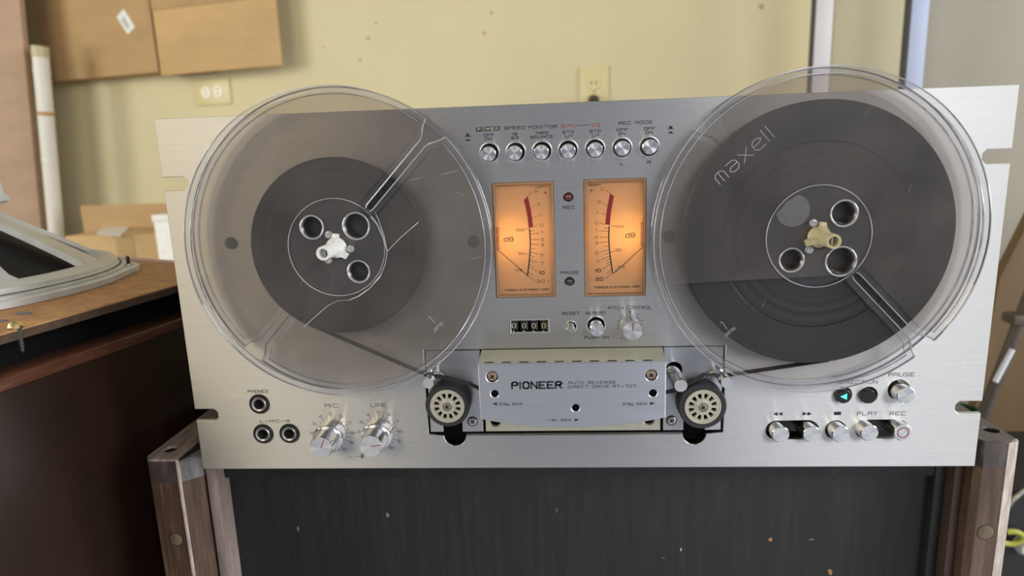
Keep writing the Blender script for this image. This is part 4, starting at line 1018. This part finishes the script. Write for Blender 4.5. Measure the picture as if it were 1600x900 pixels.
# roller arms, guide pins, lifter
for (bu, bv, fu, fv, yf, ax, az) in ((681, 580, 669, 599, -20.5, 701, 597), (1118, 581, 1135.5, 598, -19.5, 1100, 592)):
    x, z = P(fu, fv, yf)
    g = obj('guide_pin', MB().lathe([(3.2, yf), (3.4, yf + .5), (3.4, yf + 6), (2.0, yf + 6.4), (2.0, -5.6), (3.3, -5.2), (3.3, 9)], x, z, 32), M['polish'], deck)
    obj('pin_face', MB().lathe([(3.15, yf + .2), (3.15, yf - .02), (0.01, yf - .02)], x, z, 32), M['edge'], g)
    x2, z2 = P(ax, az, -2)
    obj('guide_arm', MB().tube([(x, -2.2, z + 1.5), ((x + x2) / 2, -2.2, (z + z2) / 2 + 2.2), (x2, -2.2, z2)], 1.3, 10), M['dull'], g)
x, z = P(1064, 603, -25)
lf = obj('capstan_housing', MB().lathe([(3.9, 8), (3.9, -24.4), (3.5, -25)], x, z, 36), M['polish'], deck)
obj('capstan_face', MB().ring([(1.0, -24.9), (1.0, -25.05), (3.48, -25.05), (3.48, -24.9)], x, z, 36), M['edge'], lf)
obj('capstan_center', MB().lathe([(1.0, -24.6), (0.01, -24.6)], x, z, 16), M['pointer'], lf)

# ---- reel tables and spindles
LC = (-133.4, 145.3); RC = (133.8, 144.4)
for (cx, cz), ytip, mt in ((LC, -40.0, 'white_plastic'), (RC, -37.5, 'olive_plastic')):
    rt = obj('reel_table', MB().lathe([(9, -.1), (27, -.1), (30, -1), (30, -7.6), (10, -7.6)], cx, cz, 64), M['black'], deck)
    for k in range(3):
        a = PI / 2 + k * 2 * PI / 3 + .6
        obj('screw', MB().lathe([(3.2, -7.7), (2.9, -8.6), (0.01, -8.8)], cx + 15 * math.cos(a), cz + 15 * math.sin(a), 16), M['black'], rt)
    prof = [(6.0, -7.0), (6.0, -18.2), (5.2, -19.0), (4.2, -24)]
    y = -25.0
    while y > ytip + 2.6: prof += [(3.9, y), (3.9, y - 1.5), (3.45, y - 1.8), (3.45, y - 2.2)]; y -= 2.4
    prof += [(3.9, ytip + .8), (3.7, ytip), (2.6, ytip), (2.45, ytip + .4), (2.4, ytip + 5), (0.01, ytip + 5)]
    for u, v in ([(360, 380), (740, 378)] if ytip < -39 else [(1046, 370)]):
        bx, bz = P(u, v, -1)
        obj('rubber_stud', MB().lathe([(3.6, -.05), (3.4, -1.6), (2.6, -2.2), (0.01, -2.3)], bx, bz, 24), M['rubber'], deck)
    sp = obj('spindle', MB().lathe(prof, cx, cz, 40), M[mt], deck)
    for k in range(3):
        a = PI / 2 - .12 + k * 2 * PI / 3
        b = MB().prism([(3.0, -18.3), (8.2, -18.3), (8.2, -20.6), (6.2, -21.6), (4.2, -26.5), (3.0, -26.5)], 'z', -1.7, 1.7)
        b.xf(lambda r, y_, t: (cx + r * math.cos(a) - t * math.sin(a), y_, cz + r * math.sin(a) + t * math.cos(a)))
        obj('spindle_wing', b, M[mt], sp)
    obj('spindle_core', MB().box(cx - .5, cx + .5, ytip + 2.5, ytip + 5, cz - 2.2, cz + 2.2), M['dull'], sp)

# ================================================================== REELS
RR = 89.0
def flange_outline(cx, cz, ang, w=2.0):
    ca, sa = math.cos(ang), math.sin(ang)
    pts = []
    da = math.asin(6.4 / RR)
    L = circ(0, 0, RR, 150, da, 2 * PI - da, True)
    L += [(84.0, -5.4), (80.0, -w - .8), (78.0, -w), (31.0, -w), (29.5, -w * .5), (29.5, w * .5), (31.0, w), (78.0, w), (80.0, w + .8), (84.0, 5.4)]
    return [(cx + x * ca - z * sa, cz + x * sa + z * ca) for x, z in L]
def arcpts(cx, cz, r, a0, a1, y, n=14):
    return [(cx + r * math.cos(math.radians(a0 + (a1 - a0) * i / n)), y, cz + r * math.sin(math.radians(a0 + (a1 - a0) * i / n))) for i in range(n + 1)]
def reel(cx, cz, front_ang, back_ang, hole_px, window, label, packs, wmat):
    root = empty('tape_reel', (cx, -18, cz)); tag(root, label, 'tape reel', 'tape reels on the deck')
    hs = [(P(u, v, -17), r) for u, v, r in hole_px]
    hl = [circ(h[0], h[1], r, 32) for h, r in hs]
    for nm, ang, y0, y1, s in (('front_flange', front_ang, -17.9, -16.4, -1), ('back_flange', back_ang, -9.5, -8.0, 1)):
        ol = flange_outline(cx, cz, math.radians(ang)); inn = offset(ccw(ol), 3.6)
        ch = [circ(cx, cz, 6.3, 32)]
        fl = obj(nm, MB().plate(inn, (hl if s < 0 else []) + ch, y0, y1, .3), M['flange'], root, smooth=0)
        ya, yb = (y0 - .5, y1 + .1) if s < 0 else (y0 - .1, y1 + .4)
        obj('rim_lip', MB().plate(ol, [inn], ya, yb, .5, .25), M['rim'], fl, smooth=0)
        # thin beads along both edges of the lip and along the threading slot
        an_ = math.radians(ang); ca, sa = math.cos(an_), math.sin(an_)
        yo = ya if s < 0 else yb
        def loc(x, z, yy): return (cx + x * ca - z * sa, yy, cz + x * sa + z * ca)
        obj('lip_bead', MB().tube([loc(88.7 * math.cos(t), 88.7 * math.sin(t), yo) for t in np.linspace(.085, 2 * PI - .085, 140)], .3, 6), M['ridge'], fl)
        obj('lip_bead', MB().tube([loc(85.2 * math.cos(t), 85.2 * math.sin(t), yo) for t in np.linspace(.11, 2 * PI - .11, 140)], .22 if s < 0 else .15, 6), M['ridge'], fl)
        for sg in (-1, 1):
            obj('slot_bead', MB().tube([loc(29, sg * 1.4, yo), loc(31, sg * 2.1, yo), loc(78, sg * 2.1, yo), loc(80, sg * 3, yo), loc(84, sg * 5.6, yo), loc(88.4, sg * 7.2, yo)], .36 if s < 0 else .2, 6), M['ridge'], fl)
        if s < 0: front = fl
    for (h, r) in hs:
        obj('hole_lip', MB().ring([(r - .05, -16.6), (r + .05, -18.2), (r + .4, -18.45), (r + .95, -18.1), (r + 1.0, -17.8)], h[0], h[1], 40), M['ridge'], front)
    hb = obj('hub', MB().plate(circ(cx, cz, 28, 96), [circ(h[0], h[1], r - .3, 32) for h, r in hs] + [circ(cx, cz, 6.4, 32)], -16.2, -9.7, .6), M['hub'], root, smooth=30)
    obj('hub_ring', MB().ring([(27.6, -17.95), (27.75, -18.2), (28.05, -18.2), (28.2, -17.95)], cx, cz, 96), M['ridge'], front)
    (wx, wz), wr = P(window[0], window[1], -16.2), window[2]
    wp = []
    for i in range(40):
        a = 2 * PI * i / 40; px_, pz_ = wx + wr * math.cos(a), wz + wr * math.sin(a)
        d = math.hypot(px_ - cx, pz_ - cz); k = min(1, 26.0 / d) if d else 1
        if d > 26.0: k *= random.uniform(.975, 1.0)
        wp.append((cx + (px_ - cx) * k, cz + (pz_ - cz) * k))
    obj('hub_window', MB().plate(wp, [], -16.45, -16.21), M[wmat], hb, smooth=0)
    for r0, r1, y0, mt in packs:
        obj('tape_pack', MB().ring([(r0 + .05, y0 + .2), (r0 + .3, y0), (r1 - .2, y0), (r1, y0 + .2), (r1, -10.0), (r0 + .05, -10.0)], cx, cz, 128), M[mt], root, smooth=25)
    for k in range(3):                                  # drive notches around the bore
        a = PI / 2 - .12 + k * 2 * PI / 3 + .55
        obj('bore_lug', MB().lathe([(2.2, -17.9), (2.0, -19.4), (1.0, -19.6), (0.01, -19.0)], cx + 8.4 * math.cos(a), cz + 8.4 * math.sin(a), 14), M['ridge'], front)
    return root, front
rL, fL = reel(*LC, 46.5, 227, ((488, 355, 6.1), (557, 353, 7.0), (561, 424, 5.8)), (495, 432, 8.2), 'clear take-up reel half full of dark tape, cracked flange, on the left spindle', [(28.1, 50.6, -16.0, 'tape')], 'hub')
rR, fR = reel(*RC, -46.5, 134, ((1318, 333, 6.5), (1236, 406, 6.0), (1313, 408, 7.6)), (1239, 329, 8.9), 'clear supply reel nearly full of dark tape on the right spindle', [(28.1, 51.0, -15.9, 'tape'), (51.05, 72.3, -16.1, 'tape_old')], 'hubwindow')
# raised maker's lettering moulded in the flanges
yl = -17.95
pA, pB = P(1118, 280, yl), P(1204, 204, yl)
an = math.atan2(pB[1] - pA[1], pB[0] - pA[0])
b = text_mb('maxell', (pA[0] + pB[0]) / 2, (pA[1] + pB[1]) / 2, 7.6, math.hypot(pB[0] - pA[0], pB[1] - pA[1]), yl - .1, .42, an)
obj('moulded_lettering', b, M['ridge'], fR, smooth=0)
for (u, v, fl) in ((1140, 519, fR), (684, 511, fL)):
    x, z = P(u, v, yl)
    b = text_mb('JAPAN', x, z, 1.9, 7.5, yl - .1, .25, .75); x2, z2 = P(u - 10, v - 9, yl)
    b.ribbon([(x2 - 1, z2 + 3), (x2 + 2.2, z2 - 1.5)], yl - .1, .4); b.ribbon([(x2 - 1, z2 + 3), (x2 - 1.8, z2 + 1.6)], yl - .1, .3)
    obj('moulded_lettering', b, M['ridge'], fl, smooth=0)
# cracks in the left reel's front flange
def PL(u, v): x, z = P(u, v, -18.1); return (x, -18.1, z)
for pts, r in (([(579, 338), (590, 352), (600, 375), (605, 393)], .42), ([(605, 393), (625, 372), (654, 347)], .22), ([(605, 393), (602, 412), (594, 432), (578, 450), (560, 463), (545, 469)], .35), ([(585, 330), (592, 345), (600, 368), (605, 393)], .25), ([(545, 469), (527, 470), (512, 478), (492, 495), (474, 512)], .24)):
    obj('crack', MB().tube([PL(*p) for p in pts], r, 6), M['ridge'], fL)
b = MB()
for u, v, a, l in ((690, 272, .15, 9), (712, 300, -.4, 6), (735, 405, .2, 7), (640, 282, .2, 6), (470, 445, 1.1, 4), (345, 440, .9, 5), (545, 185, 1.2, 3)):
    x, z = P(u, v, -18.0); b.ribbon([(x, z), (x + l * math.cos(a), z + l * math.sin(a))], -18.0, .16)
obj('scratches', b, M['ridge'], fL, smooth=0)
b = MB()
for u, v, a, l in ((1420, 300, 1.3, 4), (1190, 480, 1.1, 5), (1385, 470, -.3, 5), (1350, 180, .5, 3), (1480, 400, 1.4, 5)):
    x, z = P(u, v, -18.0); b.ribbon([(x, z), (x + l * math.cos(a), z + l * math.sin(a))], -18.0, .14)
obj('scratches', b, M['ridge'], fR, smooth=0)

# the tape between the packs and the head cover
tp = empty('magnetic_tape', (0, -13, 60)); tag(tp, 'thin dark recording tape running from both reels past the rollers into the head cover', 'tape')
def tangent(c, r, g, side):
    d = math.hypot(g[0] - c[0], g[1] - c[1]); base = math.atan2(g[1] - c[1], g[0] - c[0]); a = math.acos(r / d)
    t = base + side * a; return (c[0] + r * math.cos(t), c[1] + r * math.sin(t))
def band(pts, par):
    b = MB()
    for (x0, z0), (x1, z1) in zip(pts, pts[1:]):
        L = math.hypot(x1 - x0, z1 - z0); nx, nz = -(z1 - z0) / L * .08, (x1 - x0) / L * .08
        b.add([(x0 + nx, -16.0, z0 + nz), (x1 + nx, -16.0, z1 + nz), (x1 + nx, -10.0, z1 + nz), (x0 + nx, -10.0, z0 + nz),
               (x0 - nx, -16.0, z0 - nz), (x1 - nx, -16.0, z1 - nz), (x1 - nx, -10.0, z1 - nz), (x0 - nx, -10.0, z0 - nz)],
              [(0, 1, 2, 3), (4, 5, 6, 7), (0, 1, 5, 4), (1, 2, 6, 5), (2, 3, 7, 6), (3, 0, 4, 7)])
    return obj('tape_run', b, M['tapeband'], par)
g = P(669, 599, -20.5); t0 = tangent(LC, 50.7, (g[0] - .5, g[1] + 2.2), -1)
band([t0, (g[0] - .8, g[1] + 2.1), (g[0] + 1.2, g[1] + 2.2), P(700, 590, -13), P(735, 600, -13), (hx0 + 2.5, P(765, 612, -13)[1])], tp)
g = P(1135.5, 598, -19.5); t0 = tangent(RC, 72.5, (g[0] + .5, g[1] + 2.2), 1)
band([t0, (g[0] + .8, g[1] + 2.1), (g[0] - 1.2, g[1] + 2.2), P(1102, 588, -16), P(1060, 612, -16), (hx1 - 2.5, P(1035, 618, -16)[1])], tp)
